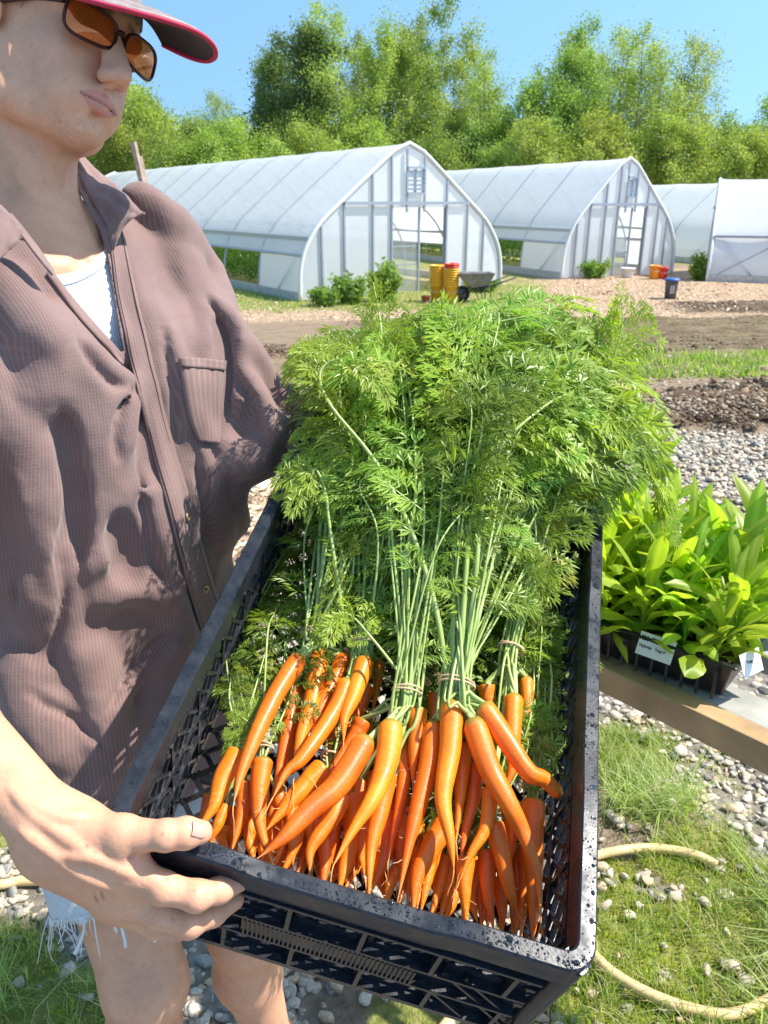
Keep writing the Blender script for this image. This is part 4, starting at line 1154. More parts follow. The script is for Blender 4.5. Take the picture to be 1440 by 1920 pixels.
FERN = leaf_mat('carrot_leaf', [(.18, .27, .03), (.285, .40, .05), (.41, .51, .10)], .40, .42, .6, 14, 1.5, .15, attr='tint')
BAND = simple('rubber_band', (.62, .42, .25), .6, 0, .15, 60)
def carrot(path, R, seed, parent, blunt=False, tail=True):
    r = np.random.RandomState(seed); n = 54
    path = [np.array(p, float) for p in path]
    L0 = sum(np.linalg.norm(path[i+1]-path[i]) for i in range(len(path)-1))
    for i in range(1, len(path)-1): path[i] = path[i]+r.randn(3)*.0012
    c = spline(path, n); t = np.linspace(0, 1, n)
    k = .62+.5*r.rand()
    rad = R*np.clip(1-.30*t-.66*t**(2.1*k+.3), .03, 1)
    rad = rad*(1+.035*np.array([vnoise(tt*9+seed, seed*.7) for tt in t]))
    if blunt: rad = R*(1-.42*t)*np.where(t > .97, .75, 1)
    sh = smoothstep(-.02, .045, t); rad = rad*(.40+.60*sh**.6)
    if tail and not blunt:
        d = unit(c[-1]-c[-6]); q = [c[-1]]; m = 12; tl = .02+.035*r.rand(); g = unit(d+r.randn(3)*.4)
        for j in range(1, m): d = unit(d+g*.12+np.array([0, 0, -.05])+r.randn(3)*.10); q.append(q[-1]+d*tl/m)
        c = np.vstack([c, q[1:]]); rad = np.concatenate([rad, np.linspace(max(rad[-1], .0007), .0003, m-1)]); t = np.concatenate([t, np.full(m-1, 1.)])
    m = 22; T, N, B = frames(c); a = np.arange(m)*2*math.pi/m
    lump = 1+.035*vnoise(np.cos(a)[None]*1.2+seed, np.sin(a)[None]*1.2, t[:, None]*7)+.014*vnoise(np.cos(a)[None]*1.5, np.sin(a)[None]*1.5+seed, t[:, None]*55)
    # creases round the root
    for _ in range(11):
        tc_, a0, wd = r.rand()*.85, r.rand()*6.28, .5+.9*r.rand()
        lump = lump-.035*np.exp(-((t[:, None]-tc_)/.006)**2)*np.exp(-((np.angle(np.exp(1j*(a[None]-a0))))/wd)**2)
    V = c[:, None]+(N[:, None]*np.cos(a)[None, :, None]+B[:, None]*np.sin(a)[None, :, None])*(rad[:, None]*lump)[..., None]
    V = np.vstack([V.reshape(-1, 3), c[0]-T[0]*R*.02+T[0]*R*.08, c[-1]]); K = len(c)
    F = [(i*m+j, i*m+(j+1) % m, (i+1)*m+(j+1) % m, (i+1)*m+j) for i in range(K-1) for j in range(m)]
    F += [(K*m, (j+1) % m, j) for j in range(m)]+[(K*m+1, (K-1)*m+j, (K-1)*m+(j+1) % m) for j in range(m)]
    s = np.concatenate([[0], np.cumsum(np.linalg.norm(np.diff(c, axis=0), axis=1))])
    uv = np.vstack([np.stack([np.repeat(s*10, m), np.tile(a+seed, K)], 1), [[0, 0], [s[-1]*10, 0]]])
    tipm = np.clip((1-rad/(R*.28)), 0, 1)*np.where(t > .3, 1, 0)*(not blunt); grn = np.where(t < .02, .8, 0)*1.0
    colr = np.zeros((K*m+2, 3)); colr[:K*m, 0] = np.repeat(tipm, m); colr[:K*m, 1] = np.repeat(grn, m); colr[K*m, 1] = 1; colr[K*m+1, 0] = 1
    me = mesh('carrot', V, F, CARM, parent, True, uv=uv, cols={'tip': colr})
    # a few hair roots
    mb = MB()
    for _ in range(r.randint(1, 4)):
        i = r.randint(12, 48); j = r.rand()*6.28; d = unit(N[i]*math.cos(j)+B[i]*math.sin(j)+T[i]*.8); p = [c[i]+d*rad[i]*.6]; hl = .006+.012*r.rand()
        for _k in range(5): d = unit(d+r.randn(3)*.35); p.append(p[-1]+d*hl/5)
        mb.tube(p, np.linspace(.00045, .0002, 6), 4, False)
    mb.build('root_hair', ROOTM, me, True)
    return me
ROOTM = simple('root_hair', (.78, .50, .22), .6, 0, .15, 60)

def pinna_template(seed, npair=7, nl=4):
    """one side-leaf of a carrot frond of unit length along x: pairs of leaflet fans"""
    r = np.random.RandomState(seed); V = []; F = []
    def leaf(p, a, L, w, z):
        d = np.array([math.cos(a), math.sin(a), z]); s = np.array([-math.sin(a), math.cos(a), 0])
        k = len(V); V.extend([p, p+d*L*.55+s*w+np.array([0, 0, w*.5]), p+d*L, p+d*L*.55-s*w+np.array([0, 0, w*.5]), p+d*L*.55]); F.extend([(k, k+4, k+1), (k+4, k+2, k+1), (k, k+3, k+4), (k+4, k+3, k+2)])
    def bar(p, q, w):
        d = q-p; s = unit(np.cross(d, (0, 0, 1)))*w; k = len(V); V.extend([p-s, q-s*.5, q+s*.5, p+s]); F.extend([(k, k+1, k+2), (k, k+2, k+3)])
    bar(np.zeros(3), np.array([1, 0, 0.]), .008)
    for i in range(npair):
        x = .16+.74*i/(npair-1); Lb = .40*math.sin(math.pi*(.22+.70*(i+.5)/npair))**.8*(.85+.3*r.rand())
        for sg in (-1, 1):
            a = sg*math.radians(52-16*i/npair+r.randn()*6); p = np.array([x, 0, .0]); q = p+np.array([math.cos(a), math.sin(a), .12*r.randn()])*Lb*.5
            bar(p, q, .006)
            for k in range(nl):
                f = (k-(nl-1)/2)/(nl/2); leaf(p+(q-p)*(.55+.45*(1-abs(f))), a+f*.85+r.randn()*.12, Lb*(.78-.18*abs(f))*(.85+.3*r.rand()), (.022+.008*r.rand()), .18*r.randn())
    for k in range(3): leaf(np.array([.93, 0, 0.]), (k-1)*.6, .24, .024, .1*r.randn())
    return np.array(V), np.array(F)
PT = [pinna_template(s, 5, 4) for s in range(5)]
def frond(pts, parent, seed, t0=.42, plen=.075, npn=9, r0=.0026, up=None, tint=(1, 1, 1), name='frond', dens=1.0):
    r = np.random.RandomState(seed); n = 40
    c = spline(pts, n); T, N, B = frames(c)
    L = np.linalg.norm(np.diff(c, axis=0), axis=1).sum()
    sv, sf = tube_vf(c, np.linspace(r0, .0006, n), 7, False)
    up = np.array(up if up is not None else unit(np.array([0, -.35, 1])+r.randn(3)*.45))
    LV = []; LF = []; off = 0
    fr = []
    for i in range(npn):
        t = t0+(1-t0)*(i/(npn-.2))**.92
        sz = plen*(math.sin(math.pi*(.20+.72*(i/(npn-1))))**.8)*(.8+.4*r.rand())
        for sg in (-1, 1):
            fr.append((min(t+.012*r.rand()*sg, .985), sg*math.radians(56-14*i/npn+r.randn()*9), sz))
    fr.append((.985, 0, plen*.5))
    for t, a, sz in fr:
        k = t*(n-1); i = int(k); p = c[i]+(c[min(i+1, n-1)]-c[i])*(k-i); tt = T[i]
        u = unit(up-tt*(up@tt)); s = np.cross(tt, u)
        dr = tt*math.cos(a)+s*math.sin(a); nr = unit(u+r.randn(3)*.30); nr = unit(nr-dr*(nr@dr)); sd = np.cross(nr, dr)
        v, f = PT[r.randint(5)]
        w = v*sz; drp = (.55+.5*r.rand())*sz*(v[:, 0]**2)
        q = p+w[:, :1]*dr+w[:, 1:2]*sd+w[:, 2:3]*nr-nr[None]*0+np.array([0, 0, -1.])*(drp*.45)[:, None]
        LV.append(q); LF.append(f+off); off += len(v)
    LV = np.concatenate(LV); LF = np.concatenate(LF)
    V = np.vstack([sv, LV]); k = len(sv)
    F = [tuple(x) for x in sf]; nf = len(F)
    lf = LF+k
    me = bpy.data.meshes.new(name)
    SF = np.array(sf); tot = np.concatenate([np.full(len(SF), 4), np.full(len(lf), 3)])
    me.vertices.add(len(V)); me.vertices.foreach_set('co', V.astype(np.float32).ravel())
    vi = np.concatenate([SF.ravel(), lf.ravel()]); me.loops.add(len(vi)); me.loops.foreach_set('vertex_index', vi.astype(np.int32))
    me.polygons.add(len(tot)); me.polygons.foreach_set('loop_start', np.concatenate([[0], np.cumsum(tot)[:-1]]).astype(np.int32)); me.polygons.foreach_set('loop_total', tot.astype(np.int32))
    me.polygons.foreach_set('material_index', np.concatenate([np.zeros(len(SF)), np.ones(len(lf))]).astype(np.int32))
    me.polygons.foreach_set('use_smooth', np.concatenate([np.ones(len(SF), bool), np.zeros(len(lf), bool)]))
    me.update(calc_edges=True)
    ca = me.color_attributes.new('tint', 'FLOAT_COLOR', 'POINT'); tn = np.tile(np.array([*tint, 1.0], np.float32), (len(V), 1)); ca.data.foreach_set('color', tn.ravel())
    me.materials.append(STEM); me.materials.append(FERN)
    o = bpy.data.objects.new(name, me); scene.collection.objects.link(o); o.parent = parent; return o

def Z5(X, Y): return 360+X*.52778, 1150+Y*.52778
# carrots traced from the photograph: points (x, y) in an enlarged crop, width there, height above the crate floor at crown and tip
BUNCHES = [
 dict(lab='bunch at the far left with a large curved carrot lying across it', band=(594, 1192, .115), aim=(668, 860, 28, 110, .10, .18), n=26, spread=.014, carrots=[
   ([(385, 152), (300, 290), (215, 440), (185, 560), (150, 665)], 72, .118, .112), ([(457, 130), (430, 300), (385, 430), (362, 575)], 74, .100, .082),
   ([(368, 250), (340, 420), (310, 540), (290, 660)], 60, .078, .060), ([(545, 145), (480, 290), (440, 380), (425, 450)], 62, .096, .088), ([(395, 250), (340, 480), (290, 720), (285, 760)], 55, .060, .055)]),
 dict(lab='bunch second from the left at the back, tied with a stray green strand', band=(684, 1205, .115), aim=(722, 770, 46, 80, .15, .25), n=36, spread=.012, carrots=[
   ([(618, 160), (580, 290), (545, 370), (538, 455)], 76, .118, .105), ([(552, 238), (500, 350), (400, 510), (330, 560), (290, 650)], 68, .112, .104),
   ([(620, 258), (590, 350), (520, 480)], 60, .088, .075), ([(664, 170), (655, 250), (640, 360)], 50, .07, .06), ([(540, 330), (510, 450), (470, 600)], 60, .06, .055)]),
 dict(lab='lowest left bunch, cut short leaves beside the thumb', band=(458, 1393, .085), aim=(470, 1290, 35, 60, .09, .11), n=9, spread=.006, short=True, carrots=[
   ([(168, 488), (110, 590), (85, 680), (25, 765)], 84, .095, .083), ([(190, 595), (175, 700), (140, 850)], 66, .070, .058), ([(120, 680), (90, 760), (60, 820)], 52, .05, .04), ([(60, 640), (45, 700), (20, 760)], 40, .04, .03)]),
 dict(lab='small bunch with a band touching its crown at the lower left', band=(496, 1402, .080), aim=(540, 1210, 16, 60, .05, .08), n=4, spread=.006, carrots=[
   ([(252, 515), (240, 640), (250, 760), (292, 910)], 80, .088, .070), ([(215, 720), (205, 800), (225, 890)], 56, .045, .040), ([(320, 690), (335, 800), (350, 925)], 52, .045, .040), ([(300, 760), (310, 850), (322, 920)], 44, .03, .028)]),
 dict(lab='bunch lying half under the others at the middle left', band=(622, 1418, .070), aim=(660, 1230, 40, 90, .05, .08), n=5, spread=.008, carrots=[
   ([(470, 545), (400, 620), (330, 700), (265, 770)], 88, .080, .068), ([(535, 640), (490, 740), (430, 830), (418, 925)], 80, .082, .070), ([(572, 640), (570, 780), (540, 900), (520, 985)], 78, .062, .055),
   ([(500, 740), (480, 860), (450, 945)], 78, .048, .040), ([(415, 720), (400, 840), (370, 935)], 68, .045, .040), ([(620, 850), (560, 900), (490, 940)], 44, .040, .036)]),
 dict(lab='bunch left of centre with two thick carrots crossing forward', band=(763, 1296, .135), aim=(810, 730, 80, 75, .18, .27), n=42, spread=.012, carrots=[
   ([(622, 445), (520, 600), (420, 700), (330, 790), (245, 862)], 98, .128, .110), ([(708, 385), (690, 520), (640, 650), (580, 760), (505, 890)], 96, .138, .118),
   ([(800, 335), (802, 420), (795, 520), (785, 610)], 74, .118, .095), ([(612, 380), (560, 450), (470, 590)], 72, .098, .080), ([(695, 560), (670, 700), (635, 830), (628, 1015)], 80, .104, .080),
   ([(755, 430), (755, 570), (735, 720), (700, 870)], 62, .090, .075), ([(700, 700), (680, 850), (640, 985)], 80, .058, .050)]),
 dict(lab='bunch in the centre with the longest carrots under thick pale stems', band=(856, 1283, .148), aim=(930, 725, 105, 75, .18, .29), n=46, spread=.016, carrots=[
   ([(927, 310), (915, 480), (900, 660), (915, 800), (930, 905)], 88, .140, .105), ([(860, 385), (845, 540), (800, 700), (765, 820), (735, 1000)], 78, .118, .085),
   ([(998, 375), (1050, 540), (1120, 670), (1180, 780), (1235, 940), (1240, 1090)], 92, .145, .095), ([(1030, 325), (1110, 450), (1190, 560), (1250, 600), (1315, 648)], 84, .150, .125),
   ([(866, 285), (862, 340), (850, 420)], 62, .10, .09), ([(968, 455), (960, 580), (950, 690), (938, 810)], 64, .112, .09), ([(1008, 530), (1000, 650), (975, 780), (955, 880)], 62, .10, .08)]),
 dict(lab='bunch at the upper right with short round topped carrots', band=(958, 1216, .125), aim=(1040, 800, 45, 105, .12, .24), n=40, spread=.012, carrots=[
   ([(1143, 290), (1145, 420), (1130, 540), (1112, 625)], 76, .128, .105), ([(1187, 228), (1190, 350), (1180, 500), (1178, 650)], 52, .105, .08),
   ([(1045, 255), (1060, 320), (1080, 390)], 72, .105, .09), ([(1090, 325), (1110, 400), (1120, 480)], 46, .085, .07), ([(1062, 615), (1050, 760), (1000, 860), (950, 950)], 62, .112, .085)]),
 dict(lab='bunch pressed against the right wall with one long straight carrot', band=(999, 1478, .080), aim=(1005, 1170, 12, 130, .05, .10), pl=.035, n=12, spread=.006, carrots=[
   ([(1213, 660), (1215, 820), (1215, 1000), (1228, 1175)], 92, .090, .066), ([(1132, 695), (1135, 790), (1120, 930)], 72, .070, .060), ([(1182, 820), (1175, 960), (1165, 1140)], 64, .052, .040), ([(1200, 900), (1195, 1000), (1190, 1120)], 50, .03, .025)]),
 dict(lab='lower centre bunch whose front carrot bends like an elbow', band=(872, 1490, .075), aim=(860, 1330, 50, 120, .05, .07), n=10, spread=.007, carrots=[
   ([(905, 740), (840, 830), (805, 930), (785, 1065)], 90, .090, .070), ([(800, 740), (795, 820), (780, 900)], 62, .06, .05), ([(862, 830), (845, 930), (812, 1065)], 62, .062, .050),
   ([(750, 880), (710, 950), (690, 1040)], 60, .045, .040), ([(902, 860), (885, 970), (845, 1085)], 52, .042, .036), ([(935, 970), (915, 1040), (895, 1095)], 50, .035, .03)]),
 dict(lab='lower right bunch of carrots hanging straight down to the near rim', band=(925, 1510, .075), aim=(940, 1330, 50, 120, .05, .07), n=10, spread=.007, carrots=[
   ([(1070, 740), (1100, 850), (1130, 970), (1155, 1060)], 76, .095, .066), ([(1050, 840), (1045, 960), (1072, 1130)], 76, .066, .050), ([(972, 860), (970, 980), (975, 1115)], 74, .072, .052),
   ([(1022, 870), (1022, 980), (1032, 1125)], 50, .036, .03), ([(1095, 940), (1100, 1040), (1105, 1130)], 64, .042, .035), ([(1150, 980), (1145, 1080), (1148, 1150)], 54, .032, .028)]),
]
# the carrots underneath, seen between the others down to the near rim
_r = np.random.RandomState(64)
for k in range(34):
    X = 80+34*k+_r.randn()*9; top = 640+.17*X*.6+_r.rand()*170; bot = min(1150, 800+.30*X+_r.rand()*30)
    if X > 1240: continue
    bi_ = 3 if X < 330 else 4 if X < 640 else 9 if X < 930 else 10 if X < 1130 else 8
    BUNCHES[bi_]['carrots'].append(([(X+_r.randn()*22, top), (X+_r.randn()*14, (top+bot)/2), (X+_r.randn()*22, bot)], 58+20*_r.rand(), .030+.012*_r.rand(), .026+.006*_r.rand()))
for k in range(16):
    X = 340+28*k+_r.randn()*12; top = 560+_r.rand()*150; bot = top+230+60*_r.rand()
    BUNCHES[4 if X < 560 else 5 if X < 700 else 9]['carrots'].append(([(X+_r.randn()*26, top), (X+_r.randn()*14, (top+bot)/2), (X+_r.randn()*26, bot)], 60+16*_r.rand(), .060+.012*_r.rand(), .045+.01*_r.rand()))
fr_seed = 1000
for bi, B_ in enumerate(BUNCHES):
    bx, by, bh = B_['band']; bp = C(bx, by, bh)
    root = empty('carrot_bunch', 'carrot '+B_['lab'] if not B_['lab'].startswith('bunch') else 'carrot '+B_['lab'], 'carrots', 'rubber banded bunches of orange carrots in the crate', tuple(bp))
    hold = bpy.data.objects.new('x', None)
    r = np.random.RandomState(300+bi); crowns = []; made = []
    for ci, (pl, wd, h0, h1) in enumerate(B_['carrots']):
        m = len(pl); pts = []
        for k, (X, Y) in enumerate(pl):
            x, y = Z5(X, Y); pts.append(C(x, y, h0+(h1-h0)*k/(m-1)))
        d = (pts[0]-camO)@camF
        R = wd*.52778/FOC*d/2
        made.append(carrot(pts, R*.95, 500+bi*20+ci, None, blunt=(bi == 6 and ci == 3), tail=True))
        crowns.append((pts[0], unit(pts[0]-pts[1]), R))
    ax_, ay_, sx, sy, hh0, hh1 = B_['aim']
    for k in range(B_['n']):
        fr_seed += 1; r = np.random.RandomState(fr_seed)
        cp, cd, R = crowns[k % len(crowns)]
        if np.linalg.norm(cp-bp) > .11 and k % 3: cp, cd, R = crowns[0]
        st = cp+np.cross(cd, unit(r.randn(3)))*R*.35
        jb = r.randn(3)*B_['spread']*.45; j = np.clip(r.randn(2), -1.4, 1.4)
        # every petiole passes through the band and then fans out over the greens
        x, y = ax_+j[0]*sx, ay_+j[1]*sy; hh = hh0+(hh1-hh0)*r.rand()
        if y > 820: x = min(x, 1035 if y < 900 else 980)
        tip = C(x, y, hh, False)
        b_ = bp+jb; b0 = b_-unit(tip-b_)*.012
        L = np.linalg.norm(tip-b_)
        m1 = b_+(tip-b_)*.45+CA[:, 2]*(.02+.02*r.rand())*L/.3+r.randn(3)*.010
        m2 = b_+(tip-b_)*.80+CA[:, 2]*(.03+.03*r.rand())*L/.3+r.randn(3)*.012
        v = .60+.52*r.rand(); tint = (v*(.88+.2*r.rand()), v, v*(.8+.4*r.rand()))
        if r.rand() < .07: tint = (v*1.5, v*1.15, v*.9)
        pts = [st, st*.35+b0*.65 if np.linalg.norm(st-b0) > .03 else (st+b0)/2, b_, m1, m2, tip]
        if B_.get('short'):
            made.append(frond([st, b_, (b_+tip)/2+r.randn(3)*.005, tip], None, fr_seed, .62, .030, 4, .0022, tint=tint))
        else:
            made.append(frond(pts, None, fr_seed, (.45+.06*r.rand() if r.rand() < .14 else .55+.13*r.rand()) if L > .2 else .5, B_.get('pl', .045 if y > 850 and bi == 7 else .085 if L > .25 else .055)*(.8+.4*r.rand()), 9 if L > .25 else 7, .0017+.0008*r.rand(), tint=tint))
    # leaves lying low in the crate, behind and between the stems
    if B_['n'] > 20:
        for k in range(13):
            fr_seed += 1; r = np.random.RandomState(fr_seed)
            x0 = bx+r.randn()*55; y0 = by-20-r.rand()*120; x0 = min(max(x0, 470+.0*by), 965)
            lim = 505+max(0, (y0-930))*-.0; x1 = min(max(x0+r.randn()*45, 600), 955); y1 = y0-120-r.rand()*170; h_ = .012+.05*r.rand()
            pp = [C(x0, y0, h_), C((x0+x1)/2+r.randn()*12, (y0+y1)/2, h_+.02), C(x1, y1, h_+.03, False)]
            v = .55+.45*r.rand(); made.append(frond([bp, (bp+pp[0])/2]+pp, None, fr_seed, .30, .055, 9, .0014, tint=(v*.9, v, v*.9)))
    # rubber band: two turns round the stems
    d = unit(C(ax_, ay_, (hh0+hh1)/2, False)-bp); s1 = unit(np.cross(d, CA[:, 2])); s2 = np.cross(d, s1); rb = B_['spread']*1.05+.003
    pts = [bp+d*(.0025*math.sin(a*.5+bi))+(s1*math.cos(a)+s2*math.sin(a)*.8)*rb for a in np.linspace(0, 4*math.pi, 60)]
    made.append(MB().tube(pts, .0011, 6).build('rubber_band', BAND, None, True))
    bpy.data.objects.remove(hold)
    off = Matrix.Translation(-Vector(bp))
    for o in made:
        o.parent = root; o.matrix_parent_inverse = off
def hero(px, seed, parent_i, t0, plen, npn, r0=.0032, tint=(1.15, 1.1, .9)):
    o = frond([C(x, y, h, False) for x, y, h in px], None, seed, t0, plen, npn, r0, tint=tint)
    return o
roots = [o for o in scene.objects if o.name.startswith('carrot_bunch')]
HERO = [
 ([(838, 1270, .150), (815, 1130, .19), (765, 980, .235), (700, 860, .27), (620, 760, .30), (600, 700, .32), (640, 672, .335), (740, 680, .34)], 1, 6, .66, .060, 8, .0034),
 ([(862, 1270, .152), (870, 1130, .20), (885, 960, .25), (915, 870, .29), (985, 790, .32), (1080, 735, .33), (1190, 760, .31), (1235, 850, .27)], 2, 6, .50, .090, 12, .0034),
 ([(870, 1272, .152), (890, 1100, .21), (905, 950, .26), (935, 850, .29), (1000, 790, .31), (1120, 770, .30), (1200, 840, .26), (1250, 935, .22)], 3, 6, .52, .095, 12, .0034),
 ([(876, 1272, .150), (905, 1080, .20), (950, 900, .25), (1000, 820, .28), (1080, 790, .28), (1150, 860, .25)], 4, 6, .5, .085, 10, .0030),
 ([(960, 1205, .128), (1000, 1060, .15), (1060, 880, .20), (1130, 720, .27), (1165, 620, .33), (1165, 560, .36)], 5, 7, .55, .075, 11, .0028),
 ([(760, 1290, .135), (740, 1000, .20), (720, 760, .28), (715, 620, .34), (700, 530, .37)], 6, 5, .6, .060, 9, .0026),
 ([(596, 1185, .118), (600, 1000, .16), (620, 860, .21), (630, 800, .24), (600, 820, .24), (570, 880, .22)], 7, 0, .55, .050, 9, .0028),
 ([(598, 1185, .118), (610, 1000, .17), (640, 820, .23), (630, 740, .28), (600, 700, .29)], 8, 0, .55, .060, 9, .0028),
 ([(640, 1195, .12), (640, 1000, .18), (640, 800, .25), (630, 680, .30), (600, 650, .31)], 9, 1, .5, .065, 10, .0028),
 ([(770, 1285, .135), (760, 1080, .19), (780, 900, .26), (760, 700, .31), (700, 600, .34)], 10, 5, .5, .080, 10, .0030),
 ([(850, 1275, .15), (850, 1050, .21), (850, 850, .27), (870, 680, .33), (900, 590, .36)], 11, 6, .5, .085, 11, .0030),
 ([(770, 1290, .14), (700, 1200, .16), (650, 1150, .165), (600, 1165, .16)], 12, 5, .35, .045, 7, .0018),
 ([(870, 1278, .14), (930, 1150, .17), (980, 1080, .19), (1000, 1060, .20)], 13, 6, .4, .05, 7, .0018),
 ([(650, 1200, .12), (620, 1000, .20), (610, 920, .22), (590, 880, .23), (580, 930, .21)], 14, 0, .5, .045, 8, .0022),
]
for px, sd, bi, t0, plen, npn, r0 in HERO:
    o = hero(px, 4000+sd, bi, t0, plen, npn, r0); rt_ = roots[bi]
    o.parent = rt_; o.matrix_parent_inverse = Matrix.Translation(-Vector(rt_.location))
# ================================================================ PERSON
person = empty('person', 'person in brown checked shirt, cap and amber sunglasses holding the crate and looking down', 'person', loc=(-.40, .95, 0))
PM = Matrix.Translation(-Vector(person.location))
def child(o, par=None):
    o.parent = par or person
    if par is None: o.matrix_parent_inverse = PM
    return o
bf, bl, bz = np.array([.8, -.6, 0]), np.array([.6, .8, 0]), np.array([0, 0, 1.0])
BT = np.stack([bf, bl, bz], 1)
bc = np.array([-.43, 1.05, 0])
def bp3(f, l, z): return bc+bf*f+bl*l+bz*z
HA = np.array([[.8676, .4538, .2033], [-.4961, .8173, .2929], [-.0333, -.355, .9343]]); HO = np.array([-.394, 1.086, 1.672])
HA[:, 0] = unit(HA[:, 0]); HA[:, 1] = unit(HA[:, 1]-HA[:, 0]*(HA[:, 1]@HA[:, 0])); HA[:, 2] = np.cross(HA[:, 0], HA[:, 1])
def hl(x, y, z): return HO+HA@np.array([x, y, z])

# ---- head, neck, chest
hd = Field((-.64, .80, 1.18), (-.16, 1.27, 1.86), .0021)
def e(c, r, k=.012, mode='add'): hd.ell(hl(*c), r, HA, k, mode)
def cn(a, b, ra, rb, k=.010, mode='add'): hd.cone(hl(*a), hl(*b), ra, rb, k, mode)
e((-.012, 0, .035), (.098, .078, .092), 0)
e((.028, 0, -.030), (.058, .058, .078), .02)
e((.030, 0, .035), (.068, .066, .055), .02)
for s in (-1, 1):
    cn((.000, s*.056, -.040), (.010, s*.054, -.078), .020, .018, .03)     # jaw angle
    cn((.005, s*.050, -.083), (.060, s*.014, -.098), .018, .015, .03)     # jaw line
    e((.052, s*.036, -.030), (.026, .023, .030), .02)                      # cheek
    e((.066, s*.026, -.066), (.022, .022, .026), .02)                      # beside the mouth
    cn((.088, s*.010, .024), (.070, s*.050, .026), .012, .011, .012)      # brow
    e((.092, s*.034, .003), (.018, .019, .013), .012, 'cut')               # eye socket
    e((.075, s*.033, .001), (.0135, .0135, .0125), .003)                   # eyeball with lids
    cn((.087, s*.022, -.004), (.083, s*.045, -.002), .0035, .003, .004)
    cn((.100, s*.008, -.016), (.108, s*.0105, -.040),   .0066, .0062, .011); e((.107, s*.0118, -.0430), (.0110, .0062, .0076), .007)                  # nose wing
    e((.110, s*.0078, -.0540), (.0075, .0036, .0045), .0012, 'cut')          # nostril
    e((-.012, s*.080, -.008), (.022, .006, .031), .005)                    # ear
    e((-.010, s*.086, -.006), (.013, .005, .019), .003, 'cut')
cn((.090, 0, .014), (.119, 0, -.032), .0082, .0098, .010)                    # bridge
e((.1205, 0, -.039), (.0120, .0094, .0094), .006)                          # tip
cn((.104, 0, -.047), (.096, 0, -.052), .0050, .004, .005)                 # septum
e((.078, 0, -.066), (.021, .027, .020), .012)                              # muzzle
e((.068, 0, -.098), (.0175, .019, .0155), .016)                             # chin
cn((.092, 0, -.0865), (.090, 0, -.0870), .0065, .0065, .009, 'cut')            # hollow over the chin
for s in (-1, 1):                                                          # lips
    cn((0.0960, 0, -0.0630), (0.0915, s*.013, -0.0637), .0042, .0040, .0024); cn((0.0915, s*.013, -0.0637), (0.0790, s*.0275, -0.0680), .0040, .0020, .0024)
    cn((0.0935, 0, -0.0750), (0.0890, s*.012, -0.0740), .0054, .0050, .0024); cn((0.0890, s*.012, -0.0740), (0.0790, s*.0265, -0.0690), .0050, .0020, .0024)
    cn((0.1020, 0, -0.0697), (0.0965, s*.013, -0.0695), .0018, .0017, .0008, 'cut'); cn((0.0965, s*.013, -0.0695), (0.0820, s*.028, -0.0689), .0017, .0014, .0008, 'cut')
cn((.099, 0, -.0555), (.0985, 0, -.0595), .0028, .0024, .004, 'cut')         # philtrum
# neck and chest
nk0 = hl(-.035, 0, -.060); nk1 = bp3(-.060, -.03, 1.42)
hd.cone(nk0, nk1, .052, .058, .014)
hd.cone(hl(.005, 0, -.085), bp3(-.015, -.015, 1.43), .028, .024, .020)           # throat
hd.cone(hl(-.03, -.060, -.055), bp3(.040, -.015, 1.42), .010, .008, .014)    # neck tendon, near side
hd.cone(hl(-.03, .055, -.055), bp3(.040, .012, 1.42), .010, .008, .014)
hd.ell(bp3(.0, 0, 1.28), (.118, .165, .20), BT, .04)
for s in (-1, 1):
    hd.cone(bp3(-.02, s*.02, 1.455), bp3(-.02, s*.155, 1.405), .045, .060, .04)
    hd.cone(bp3(.072, s*.020, 1.425), bp3(.035, s*.14, 1.445), .011, .011, .014)   # collar bone
    hd.ell(bp3(.075, s*.085, 1.31), (.045, .085, .075), BT, .04)
hd.ell(bp3(.100, 0, 1.437), (.018, .014, .014), BT, .014, 'cut')
HV, HF = hd.surface(); HV = HV.astype(float)

# ---- near (right) forearm and hand
W3 = P(80, 1532, .640); E3 = P(-240, 1215, .745); S3 = bp3(0, -.185, 1.40)
ar = Field((-.60, .36, .92), (-.085, .76, 1.27), .0015)
q = lambda x, y, d: P(x, y, d)
ar.cone(E3, E3+(W3-E3)*.45, .042, .037, .01); ar.cone(E3+(W3-E3)*.45, W3, .037, .0265, .02)
ar.ell(P(110, 1560, .642), (.030, .024, .030), None, .02)
hand = dict(thumb=[(150, 1563, .636, .0215), (232, 1567, .625, .0150), (312, 1566, .618, .0112), (348, 1562, .622, .0113), (376, 1560, .628, .0098)],
            index=[(235, 1640, .640, .0160), (305, 1665, .632, .0123), (368, 1680, .632, .0116), (412, 1669, .642, .0098), (448, 1654, .655, .0082)],
            middle=[(235, 1680, .655, .0155), (300, 1712, .650, .0128), (355, 1730, .650, .0118), (400, 1713, .662, .0098), (440, 1688, .675, .0082)],
            ring=[(225, 1690, .672, .0150), (290, 1728, .672, .0125), (335, 1745, .675, .0115), (385, 1728, .688, .0095), (420, 1705, .700, .008)],
            little=[(205, 1690, .690, .0135), (262, 1720, .692, .0108), (300, 1735, .697, .0098), (340, 1725, .708, .0085), (370, 1708, .716, .0072)])
for nm, ch in hand.items():
    pts = [P(x, y, d) for x, y, d, r in ch]; rs = [r for *_, r in ch]
    ar.cone(P(112, 1575, .648), pts[0], .0245, rs[0]*1.05, .018)
    ar.cone(pts[0], pts[1], rs[0], rs[1], .012)
    sub = Field(ar.lo, ar.lo+ar.h*(ar.n-1), ar.h)
    for i in range(1, len(pts)-1):
        ar.cone(pts[i], pts[i+1], rs[i], rs[i+1]*(.97), .0022 if nm != 'thumb' else .004)
        if i < 4: ar.ell(pts[i], (rs[i]*1.06,)*3, None, .004)
ar.cone(P(170, 1590, .640), P(235, 1600, .632), .020, .0165, .012)            # ball of the thumb
